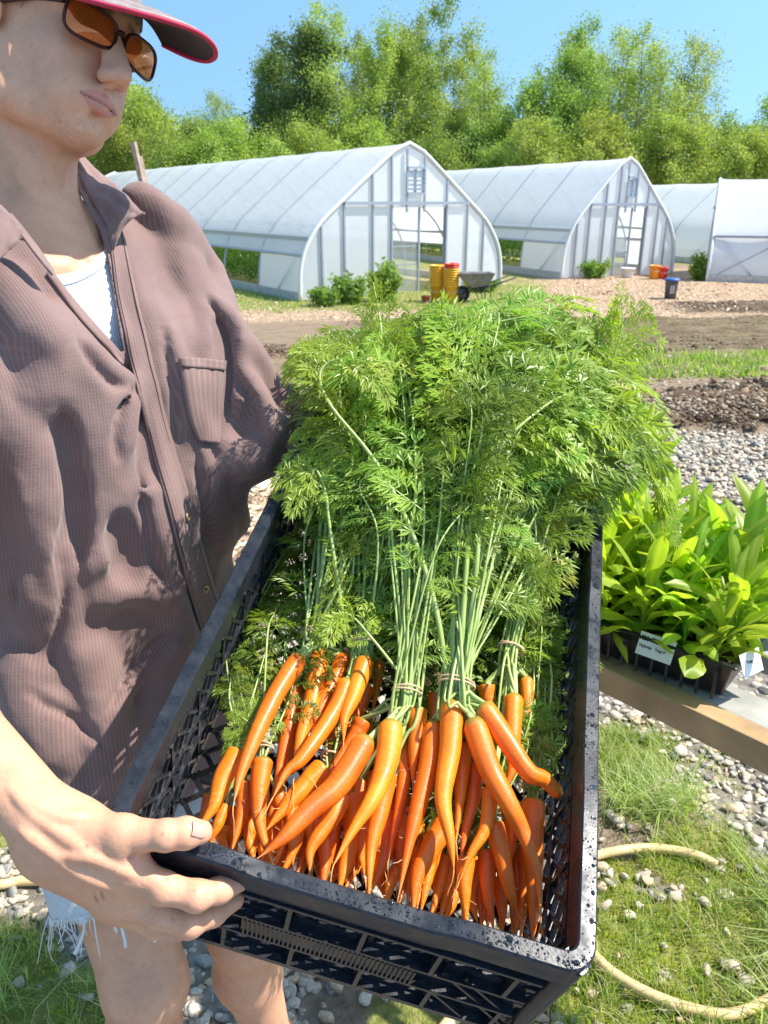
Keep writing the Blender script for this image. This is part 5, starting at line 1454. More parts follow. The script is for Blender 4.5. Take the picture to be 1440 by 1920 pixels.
ar.cone(P(225, 1602, .630), P(268, 1640, .634), .0095, .009, .010)            # web
ar.cone(P(150, 1545, .630), P(232, 1556, .620), .006, .005, .012)            # tendon
ar.cone(P(180, 1625, .625), P(290, 1650, .624), .008, .006, .012)
for (x, y, d, nx) in ((322, 1540, .606, 0), (318, 1591, .607, 0)): pass
for k in range(3): ar.cone(P(306+k*9, 1541, .6065), P(308+k*9, 1556, .6050), .0007, .0007, .0012, 'cut')   # knuckle creases
for k in range(2): ar.cone(P(262+k*70, 1652+k*8, .618), P(266+k*70, 1672+k*8, .619), .0006, .0006, .0012, 'cut')
ar.cone(P(242, 1606, .6165), P(282, 1598, .612), .0016, .0010, .004, 'cut')
def crease(fld, px, r, k, depth=.0, mode='cut', d0=.5, d1=1.6):
    pts = [fld.hit(x, y, d0, d1) for x, y in px]
    pts = spline([p-n*depth for p, n in pts], 5*len(pts)); rs = np.full(len(pts), r); rs[:2] = r*.4; rs[-2:] = r*.4
    fld.chain(pts, rs, k, mode)
for px in ([(40, 1560), (90, 1595), (150, 1640), (215, 1668)], [(20, 1480), (70, 1530), (130, 1575), (190, 1618)], [(60, 1500), (110, 1530), (160, 1532)], [(120, 1605), (180, 1612), (250, 1642)]): crease(ar, px, .0022, .006, .0012, 'add')
AV, AF = ar.surface(); AV = AV.astype(float)

# ---- the rest of the body, mostly under clothes: torso, hips, legs, upper arms, far arm and hand
bd = Field((-.75, .50, -.02), (.10, 1.42, 1.40), .0055)
bd.ell(bp3(0, 0, 1.24), (.105, .155, .20), BT, .03); bd.ell(bp3(.0, 0, 1.02), (.10, .14, .20), BT, .05); bd.ell(bp3(0, 0, .88), (.115, .165, .13), BT, .05)
KR = P(270, 1842, 1.10); KL = P(458, 1735, 1.20)
ANR = np.array([KR[0]-.03, KR[1]+.07, .08]); ANL = np.array([KL[0]+.02, KL[1]+.05, .08])
for K, A_, s in ((KR, ANR, -1), (KL, ANL, 1)):
    h = bp3(.02, s*.088, .86); m = (h+K)/2+bf*.015
    bd.cone(h, m, .088, .076, .03); bd.cone(m, K, .074, .054, .03)
    bd.ell(K+bf*.012+bz*.0, (.046, .044, .048), BT, .03)
    c_ = K+(A_-K)*.33-bf*.018; bd.cone(K, c_, .048, .050, .03); bd.cone(c_, A_+bz*.06, .050, .033, .03); bd.cone(A_+bz*.06, A_, .034, .036, .02)
    bd.cone(A_-bf*.04+bz*-.03, A_+bf*.13+bz*-.045, .036, .026, .02)
bd.cone(S3, E3, .052, .044, .02)
S4 = bp3(0, .165, 1.395); E4 = P(452, 838, 1.12); W4 = cw(.045, .655, .150)
bd.cone(S4, E4, .052, .043, .02); bd.cone(E4, W4, .040, .027, .015)
bd.cone(W4, cw(.075, .650, .165), .026, .024, .012)
BV, BF = bd.surface(); BV = BV.astype(float)
fh = Field(np.minimum(W4, cw(.1, .6, .2))-.09, np.maximum(W4, cw(.1, .6, .2))+.09, .002)
fh.cone(W4, cw(.080, .648, .168), .024, .022, .01)
for k, (u, ln) in enumerate(((.095, 1), (.080, 1.08), (.064, 1.0), (.049, .85))):
    a = cw(u, .640, .172); b = cw(u+.006, .622+.0, .196); c_ = cw(u+.008, .590, .196); d_ = cw(u+.008, .578, .176)
    fh.chain([a, b, c_, c_+(d_-c_)*ln], [.011, .0098, .0088, .0075], .004)
fh.chain([cw(.055, .650, .150), cw(.10, .636, .145), cw(.125, .628, .165)], [.016, .012, .010], .006)
GV, GF = fh.surface(); GV = GV.astype(float)

def skin_cols(V, kind):
    n = fbm(V[:, 0]*22, V[:, 1]*22, V[:, 2]*22, 4)
    base = np.array([.73, .39, .24]); c = base*(1+.07*n[:, None]); blotch = smoothstep(.0, .9, fbm(V[:, 0]*45+9, V[:, 1]*45, V[:, 2]*45, 3))
    c = c*(1-blotch[:, None]*np.array([.01, .05, .06]))
    rough = np.full(len(V), 1.0)
    if kind == 'head':
        L = (V-HO)@HA
        g = lambda c_, r: np.exp(-(((L-np.array(c_))/np.array(r))**2).sum(1))
        mx = lambda c, w, col: c*(1-w[:, None])+np.array(col)*w[:, None]
        # lips
        xx = np.abs(L[:, 1]); up = -.0645-.0030*(xx/.028)**2+.0062*(1-(xx/.028)**2); lo = -.0690-.0130*(1-(xx/.0275)**2)
        lip = smoothstep(0, .0012, up-L[:, 2]+.0012)*smoothstep(0, .0016, L[:, 2]-lo+.001)*(xx < .0285)*(L[:, 0] > .072)
        c = mx(c, lip*.85, (.58, .23, .18))
        ln_ = np.exp(-((L[:, 2]+.0694+.0*xx)/.0011)**2)*(xx < .0275)*(L[:, 0] > .075); c = mx(c, ln_*.85, (.16, .04, .035))  # shade between the lips painted as a dark line in the colour
        stub = smoothstep(-.2, .6, fbm(V[:, 0]*480, V[:, 1]*480, V[:, 2]*480, 2))*np.clip(g((.075, 0, -.105), (.05, .06, .030))+g((.098, 0, -.056), (.02, .03, .009)), 0, 1)*(1-lip)
        nos = sum(np.exp(-(((L-np.array([.110, s*.0078, -.0525]))/np.array([.008, .0038, .0035]))**2).sum(1)) for s in (-1, 1)); c = mx(c, np.clip(nos, 0, 1)*.75, (.14, .05, .04))  # shade inside the nostrils put into the skin colour
        c = mx(c, np.clip(stub, 0, 1)*.24, (.26, .18, .16))
        c = mx(c, np.clip(g((.105, 0, -.035), (.03, .022, .02))*.35+(g((.06, -.05, -.03), (.03, .03, .03))+g((.06, .05, -.03), (.03, .03, .03)))*.22, 0, .5), (.62, .30, .24))
        brow = sum(np.exp(-((L[:, 2]-.026)/.0035)**2)*smoothstep(.008, .014, s*L[:, 1])*(1-smoothstep(.044, .052, s*L[:, 1])) for s in (-1, 1))*(L[:, 0] > .06)
        c = mx(c, brow*.75, (.07, .045, .03))
        for m_ in ((.045, -.062, -.035), (.028, -.062, -.066), (.07, -.030, -.103), (.02, -.066, -.02), (.062, -.050, -.045)):
            c = mx(c, np.exp(-(((L-np.array(m_))**2).sum(1))/.0011**2)*.8, (.20, .09, .06))
        hair = smoothstep(.25, .6, fbm(V[:, 0]*120, V[:, 1]*120, V[:, 2]*300, 2))*np.exp(-(((V-bp3(.11, 0, 1.36))/np.array([.05, .05, .035]))**2).sum(1))
        c = mx(c, hair*.45, (.16, .11, .10))
    if kind == 'arm':
        for px in ([(305, 1546), (308, 1560), (306, 1574)], [(314, 1544), (317, 1560), (315, 1576)], [(323, 1545), (325, 1558)], [(355, 1668), (357, 1684), (352, 1698)], [(365, 1668), (367, 1684)], [(404, 1662), (405, 1678)],
                   [(205, 1600), (240, 1606), (275, 1600)], [(228, 1618), (258, 1622)], [(345, 1722), (348, 1738)], [(100, 1500), (112, 1535), (118, 1575)], [(112, 1506), (124, 1540)]):
            for p in spline([ar.hit(x, y, .5, 1.6)[0] for x, y in px], 14):  # shade of the skin creases drawn into the colour
                w = np.exp(-((V-p)**2).sum(1)/.00085**2)*.30; c = c*(1-w[:, None])+np.array([.34, .13, .09])*w[:, None]
        # slightly redder knuckles and finger ends
        for ch in hand.values():
            for i in (2, 4):
                p = P(*ch[i][:3]); w = np.exp(-((V-p)**2).sum(1)/.012**2)*.4; c = c*(1-w[:, None])+np.array([.62, .28, .21])*w[:, None]
        p = P(236, 1606, .62); w = np.exp(-((V-p)**2).sum(1)/.008**2)*.4; c = c*(1-w[:, None])+np.array([.50, .22, .17])*w[:, None]
        for x, y, d in ((164, 1593, .612), (184, 1633, .617), (325, 1730, .64)):
            w = np.exp(-((V-P(x, y, d))[:, :2]**2).sum(1)/.0009**2)*.8; c = c*(1-w[:, None])+np.array([.12, .06, .04])*w[:, None]
    return np.clip(c, 0, 1)
def skin_mat():
    m, nt, b = new_mat('skin')
    col = nd(nt, 'ShaderNodeAttribute', attribute_name='skin').outputs['Color']
    f = noise(nt, 420, 3, .7); f2 = noise(nt, 60, 4, .6); f3 = noise(nt, 170, 2, .5)
    col = mix(nt, 1.0, col, ramp(nt, f2, [(.3, (.93, .90, .88)), (.7, (1.05, 1.06, 1.06))]), 'MULTIPLY')
    col = mix(nt, mth(nt, 'MULTIPLY', ramp(nt, f3, [(.62, (0, 0, 0)), (.70, (1, 1, 1))]), .16), col, (.36, .15, .09, 1))
    col = mix(nt, 1.0, col, ramp(nt, f, [(.3, (.95, .92, .91)), (.6, (1.02, 1.02, 1.02))]), 'MULTIPLY')
    nt.links.new(col, b.inputs['Base Color'])
    b.inputs['Subsurface Weight'].default_value = .30; b.inputs['Subsurface Radius'].default_value = (.012, .004, .002); b.inputs['Subsurface Scale'].default_value = .5
    b.inputs['Roughness'].default_value = .48; b.inputs['Specular IOR Level'].default_value = .4
    p = bump(nt, b, f, .40, .0007); bump(nt, b, f2, .25, .0018, p)
    return m
SKIN = skin_mat()
VV, FF, CC = [], [], []; off = 0
for V, F, kd in ((HV, HF, 'head'), (AV, AF, 'arm'), (BV, BF, 'body'), (GV, GF, 'arm2')):
    V = laplace(V, F, 1 if kd != 'body' else 3, .5); VV.append(V); FF.append(F+off); CC.append(skin_cols(V, kd)); off += len(V)
body = child(mesh('body', np.concatenate(VV), np.concatenate(FF), SKIN, None, True, cols={'skin': np.concatenate(CC)}))

# thumb nail and little heart
NAILM = simple('nail', (.62, .34, .26), .42, 0, .06, 60)
def on(field, x, y, off=0.0, d0=.4, d1=1.6):
    p, n = field.hit(x, y, d0, d1); return p+n*off, n
p, n = on(ar, 375, 1556, 0); ax_ = unit(P(380, 1560, .625)-P(350, 1560, .622)); ax_ = unit(ax_-n*(ax_@n)); sd = np.cross(n, ax_)
V = []; F = []; nu, nv = 13, 11
for i in range(nu):
    for j in range(nv):
        a = i/(nu-1)*2-1; b_ = j/(nv-1)*2-1
        x = a*.0068; y = b_*.0060*math.sqrt(max(0, 1-(.75*a)**4)) if a > 0 else b_*.0060*(1-.12*a*a)
        V.append(p+ax_*(x-.001)+sd*y+n*(.0008-.55*(y*y)/.010-.16*max(0, x)**2/.010))
for i in range(nu-1):
    for j in range(nv-1): F.append((i*nv+j, (i+1)*nv+j, (i+1)*nv+j+1, i*nv+j+1))
nl = child(mesh('nail', V, F, NAILM, None, True)); so = nl.modifiers.new('t', 'SOLIDIFY'); so.thickness = .0007; so.offset = 0
hp = []
for x, y in [(229, 1643), (222, 1637), (216, 1632), (217, 1628), (223, 1628), (229, 1631), (236, 1629), (240, 1631), (238, 1636), (234, 1641), (229, 1647), (226, 1643)]: hp.append(on(ar, x, y, .0001)[0])
child(MB().tube(spline(hp, 50), .00035, 5).build('heart_mark', simple('red_mark', (.55, .12, .10), .6), None, True))

# ---- shirt
def dist_poly(px, py, poly):
    poly = np.array(poly, float); x = px[:, None]; y = py[:, None]
    a = poly; b = np.roll(poly, -1, 0); e_ = b-a
    t = np.clip(((x-a[:, 0])*e_[:, 0]+(y-a[:, 1])*e_[:, 1])/((e_**2).sum(1)+1e-9), 0, 1)
    qx = a[:, 0]+t*e_[:, 0]; qy = a[:, 1]+t*e_[:, 1]; d = np.hypot(x-qx, y-qy); k = d.argmin(1)
    i = np.arange(len(px)); c = ((a[:, 1] > y) != (b[:, 1] > y)) & (x < (b[:, 0]-a[:, 0])*(y-a[:, 1])/(b[:, 1]-a[:, 1]+1e-9)+a[:, 0])
    ins = (c.sum(1) % 2) == 1
    return np.where(ins, -d[i, k], d[i, k]), np.stack([qx[i, k], qy[i, k]], 1)
def projv(V):
    v = V-camO; d = v@camF; return 720+FOC*(v@camR)/d, 960-FOC*(v@camU)/d, d
def clip(V, F, poly, keep_inside=False, mask=None):
    """cut a hole (or keep a patch), sliding the border vertices onto the outline"""
    V = V.copy(); px, py, d = projv(V); s, q_ = dist_poly(px, py, poly)
    if keep_inside: s = -s
    cut = s < 0
    if mask is not None: cut &= mask
    nc = cut[F].sum(1); keep = nc < F.shape[1]; F2 = F[keep]
    mv = np.zeros(len(V), bool); mv[F2.ravel()] = True; mv &= cut
    V[mv] += camR*((q_[mv, 0]-px[mv])*d[mv]/FOC)[:, None]-camU*((q_[mv, 1]-py[mv])*d[mv]/FOC)[:, None]
    return compact(V, F2)
def compact(V, F):
    u, inv = np.unique(F.ravel(), return_inverse=True); return V[u], inv.reshape(F.shape)
sh = Field((-.80, .70, .55), (.02, 1.40, 1.56), .0045)
sh.ell(bp3(.0, 0, 1.27), (.142, .185, .215), BT, 0)
sh.ell(bp3(.022, 0, 1.06), (.165, .205, .30), BT, .06); sh.ell(bp3(.01, 0, .84), (.158, .212, .26), BT, .06); sh.cone(bp3(.02, -.05, .84), bp3(.02, -.05, .55), .155, .150, .06); sh.cone(bp3(.02, .05, .84), bp3(.02, .05, .55), .155, .150, .06)
for s in (-1, 1): sh.cone(bp3(-.02, s*.045, 1.452), bp3(-.012, s*.155, 1.400), .050, .070, .05)
sh.cone(S4+bz*.0, S4+(E4-S4)*.55, .077, .070, .035); sh.cone(S4+(E4-S4)*.55, E4+bz*.012, .070, .064, .02)
sh.cone(E4+bz*.01, E4+(W4-E4)*.42+bz*.008, .058, .046, .018)
sh.cone(S3+bz*.0, S3+(E3-S3)*.6, .080, .075, .035)
sh.ell(bp3(.105, .095, 1.27), (.045, .085, .09), BT, .05); sh.ell(bp3(.100, -.095, 1.27), (.045, .085, .09), BT, .05)
for K, s in ((KR, -1), (KL, 1)):
    h = bp3(.02, s*.088, .86); sh.cone(h, h+(K-h)*.45, .122, .120, .06)
# folds: soft ridges hung on the cloth where the photograph shows them
def fold(px, r, out, k=.022, mode='add'):
    pts = []
    for x, y in px:
        p, n = sh.hit(x, y, .6, 1.5); pts.append(p+n*(out-r))
    sm = spline(pts, 4*len(pts)); rs = np.full(len(sm), r); rs[0] = rs[-1] = r*.55
    sh.chain(sm, rs, k, mode)
RIDGES = [([(250, 480), (262, 560), (300, 640), (330, 740), (350, 860), (385, 960)], .016, .007), ([(300, 400), (345, 480), (385, 570), (400, 680)], .018, .008), ([(240, 350), (330, 420), (400, 520), (440, 640), (430, 780)], .016, .007),
 ([(60, 600), (150, 700), (195, 820), (200, 960), (180, 1080)], .032, .012), ([(20, 760), (70, 900), (90, 1050), (60, 1200)], .026, .007), ([(215, 700), (270, 840), (300, 980), (330, 1120)], .020, .010),
 ([(190, 1120), (260, 1100), (330, 1150), (345, 1240)], .018, .004), ([(150, 1200), (200, 1300), (190, 1420)], .018, .009), ([(330, 1180), (310, 1300), (250, 1400), (200, 1450)], .024, .006), ([(30, 1230), (60, 1330), (120, 1430)], .02, .010),
 ([(405, 700), (410, 800), (425, 900), (450, 1000)], .016, .008), ([(360, 700), (375, 820), (400, 930), (430, 1030)], .014, .006),
 ([(440, 600), (470, 700), (465, 790)], .012, .005), ([(480, 650), (505, 735), (545, 745)], .012, .009), ([(440, 880), (480, 850), (500, 790)], .012, .007), ([(470, 720), (500, 790), (540, 790)], .009, .006), ([(0, 560), (70, 640), (90, 760)], .02, .009), ([(90, 640), (40, 560), (0, 500)], .012, .005)]
for px, r, out in RIDGES: fold(px, r, out)
for px in ([(235, 690), (280, 800), (290, 900)], [(420, 590), (430, 700), (415, 800)], [(450, 800), (490, 770)], [(230, 980), (250, 1080)], [(120, 780), (140, 930), (130, 1080)]): fold(px, .010, .006, .02, 'cut')
# fine rumples
g = np.meshgrid(*[sh.lo[k]+sh.h*np.arange(sh.n[k]) for k in range(3)], indexing='ij')
band = np.abs(sh.d) < .02
X, Y, Z = (a[band] for a in g); lx = (X-bc[0])*bl[0]+(Y-bc[1])*bl[1]
sh.d[band] += (.0036*fbm(lx*15+2, Z*4.5, X*9, 3)+.0075*np.abs(vnoise(lx*13+Z*7+.6*vnoise(lx*9, Z*9, 3), Z*6-lx*5, X*6))-.0030+.0040*np.abs(vnoise(lx*26-Z*11, Z*15, X*13+7))-.0016+.0012*fbm(lx*38, Z*30, X*30, 2)).astype(np.float32)
for px in ([(392, 560), (425, 620), (436, 700), (430, 780)], [(442, 700), (476, 750), (498, 820)], [(248, 700), (228, 780), (222, 860)], [(335, 1180), (265, 1240), (205, 1330)],
           [(405, 850), (400, 930), (425, 1010)], [(310, 620), (330, 740), (335, 830)], [(20, 900), (40, 1030), (30, 1130)], [(110, 1000), (125, 1120), (100, 1240)], [(60, 1300), (140, 1340), (200, 1400)], [(150, 640), (200, 700), (228, 720)],
           [(370, 850), (385, 950), (410, 1040)], [(260, 880), (280, 990), (310, 1090)]):
    crease(sh, px, .0048, .010, .0005)
    crease(sh, [(x+13, y-3) for x, y in px], .0060, .012, .0035, 'add')
SV, SF = sh.surface(); SV = laplace(SV.astype(float), SF, 1, .4)
OPEN = [(-60, 200), (-60, 380), (0, 418), (48, 445), (98, 505), (160, 590), (237, 672), (226, 610), (213, 530), (201, 455), (190, 405), (165, 345), (118, 278), (100, 200)]
nn = vnormals(SV, SF); px, py, dd = projv(SV)
facing = ((SV-bc-bz*SV[:, 2:])@camF) < .09
rel = (SV-bp3(0, 0, 1.4))
CV, CF = clip(SV, SF, OPEN, False, facing & (SV[:, 2] > 1.1))
def zcut(V, F, keep):
    return compact(V, F[keep[F].all(1)])
nkc = bp3(-.01, 0, 1.5)
rad = np.linalg.norm((CV-nkc)[:, :2], axis=1)
ringr = .066
keep = (CV[:, 2] > .725+.006*np.sin(CV[:, 0]*22)) & ~((rad < ringr) & (CV[:, 2] > 1.38))
CV, CF = zcut(CV, CF, keep)
# arm holes: cut the near sleeve off short past the elbow and open both cuffs
def cuffcut(V, F, a, b, ext):
    d = unit(b-a); t = (V-a)@d; L = np.linalg.norm(b-a); r_ = np.linalg.norm((V-a)-t[:, None]*d, axis=1)
    return ~((t > L*ext) & (r_ < .10) & (t < L*ext+.10))
k2 = cuffcut(CV, CF, E4, W4, .60); CV, CF = zcut(CV, CF, k2)
k2 = cuffcut(CV, CF, S3, E3, .78); CV, CF = zcut(CV, CF, k2)
def shirt_uv(V):
    r_ = V-bc; f = r_@bf; l = r_@bl; ang = np.arctan2(l, f+.0)
    u = ang*.185; v = V[:, 2].copy()
    a = S4; d = unit(E4-S4); t = (V-a)@d; c = V-a-t[:, None]*d; rr_ = np.linalg.norm(c, axis=1)
    wt = smoothstep(1.12, 1.36, V[:, 2])*(f > -.05); u = u*(1-wt)+l*1.15*wt
    arm = (l > .175) & (rr_ < .13)
    s1 = unit(np.cross(d, bf)); s2 = np.cross(d, s1)
    ua = np.arctan2(c@s1, c@s2)*.085
    v = v-.75*np.hypot(l, f)*smoothstep(1.34, 1.43, V[:, 2])
    return np.stack([np.where(arm, ua, u), np.where(arm, .0025, v)], 1)
def shirt_mat(name, k=1.0):
    m, nt, b = new_mat(name)
    uv = nd(nt, 'ShaderNodeUVMap', uv_map='uv').outputs[0]; s_ = nd(nt, 'ShaderNodeSeparateXYZ', {0: uv})
    def lines(c, per, w):
        f = mth(nt, 'FRACT', mth(nt, 'MULTIPLY', c, 1/per)); return mth(nt, 'LESS_THAN', f, w)
    lu = lines(s_.outputs[0], .0038, .30); lv = lines(s_.outputs[1], .0041, .24)
    nz_ = nd(nt, 'ShaderNodeSeparateXYZ', {0: nd(nt, 'ShaderNodeNewGeometry').outputs['Normal']}).outputs[2]
    fade = nd(nt, 'ShaderNodeMapRange', {0: mth(nt, 'ABSOLUTE', nz_), 1: .35, 2: .75, 3: 1.0, 4: 0.0}).outputs[0]
    lv = mth(nt, 'MULTIPLY', lv, fade)
    n1 = noise(nt, 9, 5, .6); n2 = noise(nt, 900, 2, .5)
    col = ramp(nt, n1, [(.3, (.170*k, .104*k, .092*k)), (.7, (.235*k, .147*k, .130*k))])
    g_ = mth(nt, 'MAXIMUM', mth(nt, 'MULTIPLY', lu, .17), mth(nt, 'MULTIPLY', lv, .08))
    col = mix(nt, g_, col, (.50, .37, .34, 1))
    nt.links.new(col, b.inputs['Base Color']); b.inputs['Roughness'].default_value = .85; b.inputs['Specular IOR Level'].default_value = .2
    b.inputs['Sheen Weight'].default_value = .25; b.inputs['Sheen Roughness'].default_value = .5
    n3 = noise(nt, 55, 4, .6)
    p = bump(nt, b, mth(nt, 'ADD', mth(nt, 'ADD', lu, lv), n2), .30, .0006); bump(nt, b, n3, .35, .003, p)
    return m
SHIRT = shirt_mat('shirt_cloth')
shirt = child(mesh('shirt', CV, CF, SHIRT, None, True, uv=shirt_uv(CV)))
so = shirt.modifiers.new('thickness', 'SOLIDIFY'); so.thickness = .0022; so.offset = -1

def strip(name, left, right, mat, off=.003, n=60, nw=7, parent=None, thick=.0022, bulge=.001, fld=None, uvs=True, wave=0):
    """a band of cloth lying on the shirt between two traced edges"""
    fld = fld or sh
    A = spline([(*p, 0) for p in left], n)[:, :2]; B = spline([(*p, 0) for p in right], n)[:, :2]
    V = []; U = []
    for i in range(n):
        row = []
        for j in range(nw):
            t = j/(nw-1); x, y = A[i]*(1-t)+B[i]*t; p, n_ = on(fld, x, y, 0, .6, 1.5); row.append((p, n_))
        nm = unit(sum(r_[1] for r_ in row))
        for j, (p, n_) in enumerate(row):
            t = j/(nw-1); V.append(p+nm*(off+bulge*math.sin(math.pi*t)+wave*math.sin(i*1.9+j*.6)*math.sin(math.pi*t))); U.append((j/(nw-1)*.03, i*.0065))
    V = np.array(V); V = V.reshape(n, nw, 3)
    # even out where neighbouring lines of sight fell on different folds
    for _ in range(6): V[1:-1] = V[1:-1]*.4+(V[:-2]+V[2:])*.3
    V = V.reshape(-1, 3)
    F = np.array([(i*nw+j, i*nw+j+1, (i+1)*nw+j+1, (i+1)*nw+j) for i in range(n-1) for j in range(nw-1)])
    o = mesh(name, V, F, mat, None, True, uv=np.array(U)); so = o.modifiers.new('t', 'SOLIDIFY'); so.thickness = thick; so.offset = 0
    o.parent = parent or shirt
    if (parent or shirt) is shirt: o.matrix_parent_inverse = PM if False else Matrix.Identity(4)
    return o, V.reshape(n, nw, 3)
SHIRT2 = shirt_mat('shirt_placket', 1.08)
PL = [(196, 415), (206, 470), (216, 540), (229, 610), (243, 680), (262, 760), (284, 850), (305, 930), (325, 1010), (343, 1080), (368, 1165), (385, 1215)]
PR = [(222, 405), (236, 470), (254, 545), (270, 615), (287, 690), (305, 770), (327, 850), (349, 925), (368, 1000), (385, 1060), (408, 1130), (425, 1175)]
pk, PKV = strip('placket', PL, PR, SHIRT2, .0045, 90, 7, wave=.0006)
mb = MB()
for jj, fr_ in ((1, 0), (5, 0)): mb.tube(PKV[:, jj]+(PKV[:, jj]-PKV[:, 3])*.1+np.array([-.0, -.0018, .0006]), .0008, 4, False)
st = mb.build('stitching', simple('thread', (.10, .055, .05), .8), shirt); st.matrix_parent_inverse = Matrix.Identity(4)
BUTM = simple('button_shell', (.42, .29, .16), .15, 0, .45, 120, 0, .8)
for x, y in ((341, 971), (378, 1102), (253, 520), (300, 775)):
    if y in (520, 775): continue
    p, n_ = on(sh, x, y, .0075); t1 = unit(np.cross(n_, (0, 0, 1))); t2 = np.cross(n_, t1); R_ = np.stack([t1, t2, n_], 1)
    v, f = lathe([(.0001, .0005), (.0030, .0005), (.0040, .0014), (.0055, .0016), (.0058, .0008), (.0055, -.0006), (.0001, -.0008)], p, 20, R_)
    bt = MB().add(v, f)
    b_ = bt.build('button', BUTM, shirt, True)
    for dx in (-.0013, .0013):
        for dy in (-.0013, .0013): pass
    MB().bar(p+t1*-.0016+t2*.0009+n_*.0012, p+t1*.0016+t2*.0009+n_*.0012, .0009).bar(p+t1*-.0016-t2*.0009+n_*.0012, p+t1*.0016-t2*.0009+n_*.0012, .0009).build('thread', simple('thread', (.10, .055, .05), .8), b_)
# pocket
pc, _ = strip('pocket', [(331, 676), (337, 715), (346, 760), (356, 800), (372, 828)], [(417, 682), (415, 715), (412, 760), (413, 800), (411, 832)], SHIRT, .0036, 26, 9, bulge=.0025)
strip('pocket_hem', [(330, 672), (332, 690)], [(419, 679), (417, 697)], SHIRT, .0065, 5, 12, bulge=.002)
# opening edge of his right front, a folded hem
strip('front_hem', [(94, 505), (158, 590), (230, 668)], [(86, 516), (150, 602), (228, 684)], SHIRT2, .003, 30, 4)
# collar: stand and leaves
def sheet(name, rows, mat, parent, thick=.0028, n=28, m=12, wav=0, seed=1):
    """rows of (x, y, depth) polylines, blended into one sheet of cloth"""
    R_ = [spline([P(*p) for p in row], n) for row in rows]; A = np.array(R_)
    V = np.array([spline(A[:, i], m) for i in range(n)])                    # n x m x 3
    rr_ = np.random.RandomState(seed)
    if wav: V = V+(wav*vnoise(np.arange(n)[:, None]*.45+seed, np.arange(m)[None]*.5))[..., None]*np.array([.3, -.8, .4])
    F = np.array([(i*m+j, i*m+j+1, (i+1)*m+j+1, (i+1)*m+j) for i in range(n-1) for j in range(m-1)])
    U = np.stack(np.meshgrid(np.arange(n)*.0055, np.arange(m)*.005, indexing='ij'), -1).reshape(-1, 2)
    o = mesh(name, V.reshape(-1, 3), F, mat, None, True, uv=U); so = o.modifiers.new('t', 'SOLIDIFY'); so.thickness = thick; so.offset = 0
    o.parent = parent; return o
# his left collar: from behind the neck down to the point, with the stand inside
sheet('collar', [[(108, 277, 1.03), (140, 320, 1.02), (170, 372, 1.00), (200, 425, .985), (212, 470, .98)],
                 [(122, 268, 1.05), (160, 318, 1.035), (195, 360, 1.005), (222, 400, .985), (232, 425, .975)],
                 [(140, 278, 1.08), (180, 318, 1.06), (218, 352, 1.02), (246, 385, .99), (256, 405, .98)],
                 [(150, 300, 1.10), (195, 338, 1.07), (236, 372, 1.03), (262, 396, 1.0), (272, 402, .99)]], SHIRT2, shirt, .003, 34, 16, .004, 3)
sheet('collar_stand', [[(100, 272, 1.02), (135, 335, 1.01), (165, 390, .995), (190, 440, .985), (205, 500, .985)],
                       [(112, 276, 1.03), (146, 330, 1.015), (180, 385, 1.0), (206, 435, .985), (216, 500, .98)]], SHIRT2, shirt, .003, 30, 6, .001, 5)
# his right collar leaf at the left edge of the picture
sheet('collar', [[(-90, 300, .90), (-40, 350, .86), (0, 384, .84), (30, 415, .835), (44, 432, .835)],
                 [(-110, 360, .87), (-60, 410, .83), (-20, 440, .815), (20, 452, .82), (42, 440, .83)],
                 [(-130, 430, .85), (-80, 470, .81), (-30, 500, .80), (5, 480, .815), (38, 445, .828)]], SHIRT2, shirt, .003, 30, 14, .0015, 7)
sheet('front_facing', [[(20, 400, .88), (45, 430, .875), (75, 470, .875), (100, 508, .88)],
                       [(30, 425, .862), (55, 462, .858), (85, 500, .858), (98, 516, .872)]], SHIRT2, shirt, .0025, 20, 6, .001, 9)
# rolled cuff of his left sleeve
d = unit(W4-E4); c0 = E4+(W4-E4)*.36; s1 = unit(np.cross(d, bz)); s2 = np.cross(d, s1)
V = []; F = []; nr = 40
for i, (t, r_) in enumerate(((.0, .050), (.008, .056), (.03, .055), (.052, .053), (.060, .046), (.056, .040), (.02, .040))):
    for j in range(nr):
        a = j*2*math.pi/nr; rr_ = r_*(1+.06*math.sin(a*3+t*60)+.04*math.sin(a*7+t*90)); V.append(c0+d*t+(s1*math.cos(a)+s2*math.sin(a))*rr_+d*.004*math.sin(a*4))
for i in range(6):
    for j in range(nr): F.append((i*nr+j, i*nr+(j+1) % nr, (i+1)*nr+(j+1) % nr, (i+1)*nr+j))
o = mesh('cuff', V, F, SHIRT2, shirt, True, uv=np.array([[(k % nr)*.008, (k//nr)*.01] for k in range(len(V))]))

# ---- white ribbed undershirt
tk = Field((-.66, .82, 1.0), (-.16, 1.26, 1.46), .003)
tk.ell(bp3(.0, 0, 1.28), (.1225, .169, .204), BT, .0)
for s in (-1, 1): tk.ell(bp3(.077, s*.085, 1.31), (.047, .088, .078), BT, .04)
TV, TF = tk.surface(); TV = TV.astype(float)
NECKL = [(60, 540), (98, 520), (125, 518), (150, 508), (175, 492), (200, 470), (225, 445), (300, 430), (320, 740), (200, 740), (60, 600)]
TV, TF = clip(TV, TF, NECKL, True); px, py, dd = projv(TV)
m, nt, b = new_mat('ribbed_cotton')
tcx = nd(nt, 'ShaderNodeTexCoord').outputs['Object']
wv = nd(nt, 'ShaderNodeTexWave', {'Scale': 95.0, 'Vector': nd(nt, 'ShaderNodeMapping', {'Vector': tcx, 'Rotation': (0, 0, math.radians(-38))}).outputs[0]}, bands_direction='X')
nt.links.new(ramp(nt, wv.outputs['Fac'], [(.2, (.60, .60, .66)), (.7, (.80, .80, .83))]), b.inputs['Base Color']); b.inputs['Roughness'].default_value = .85
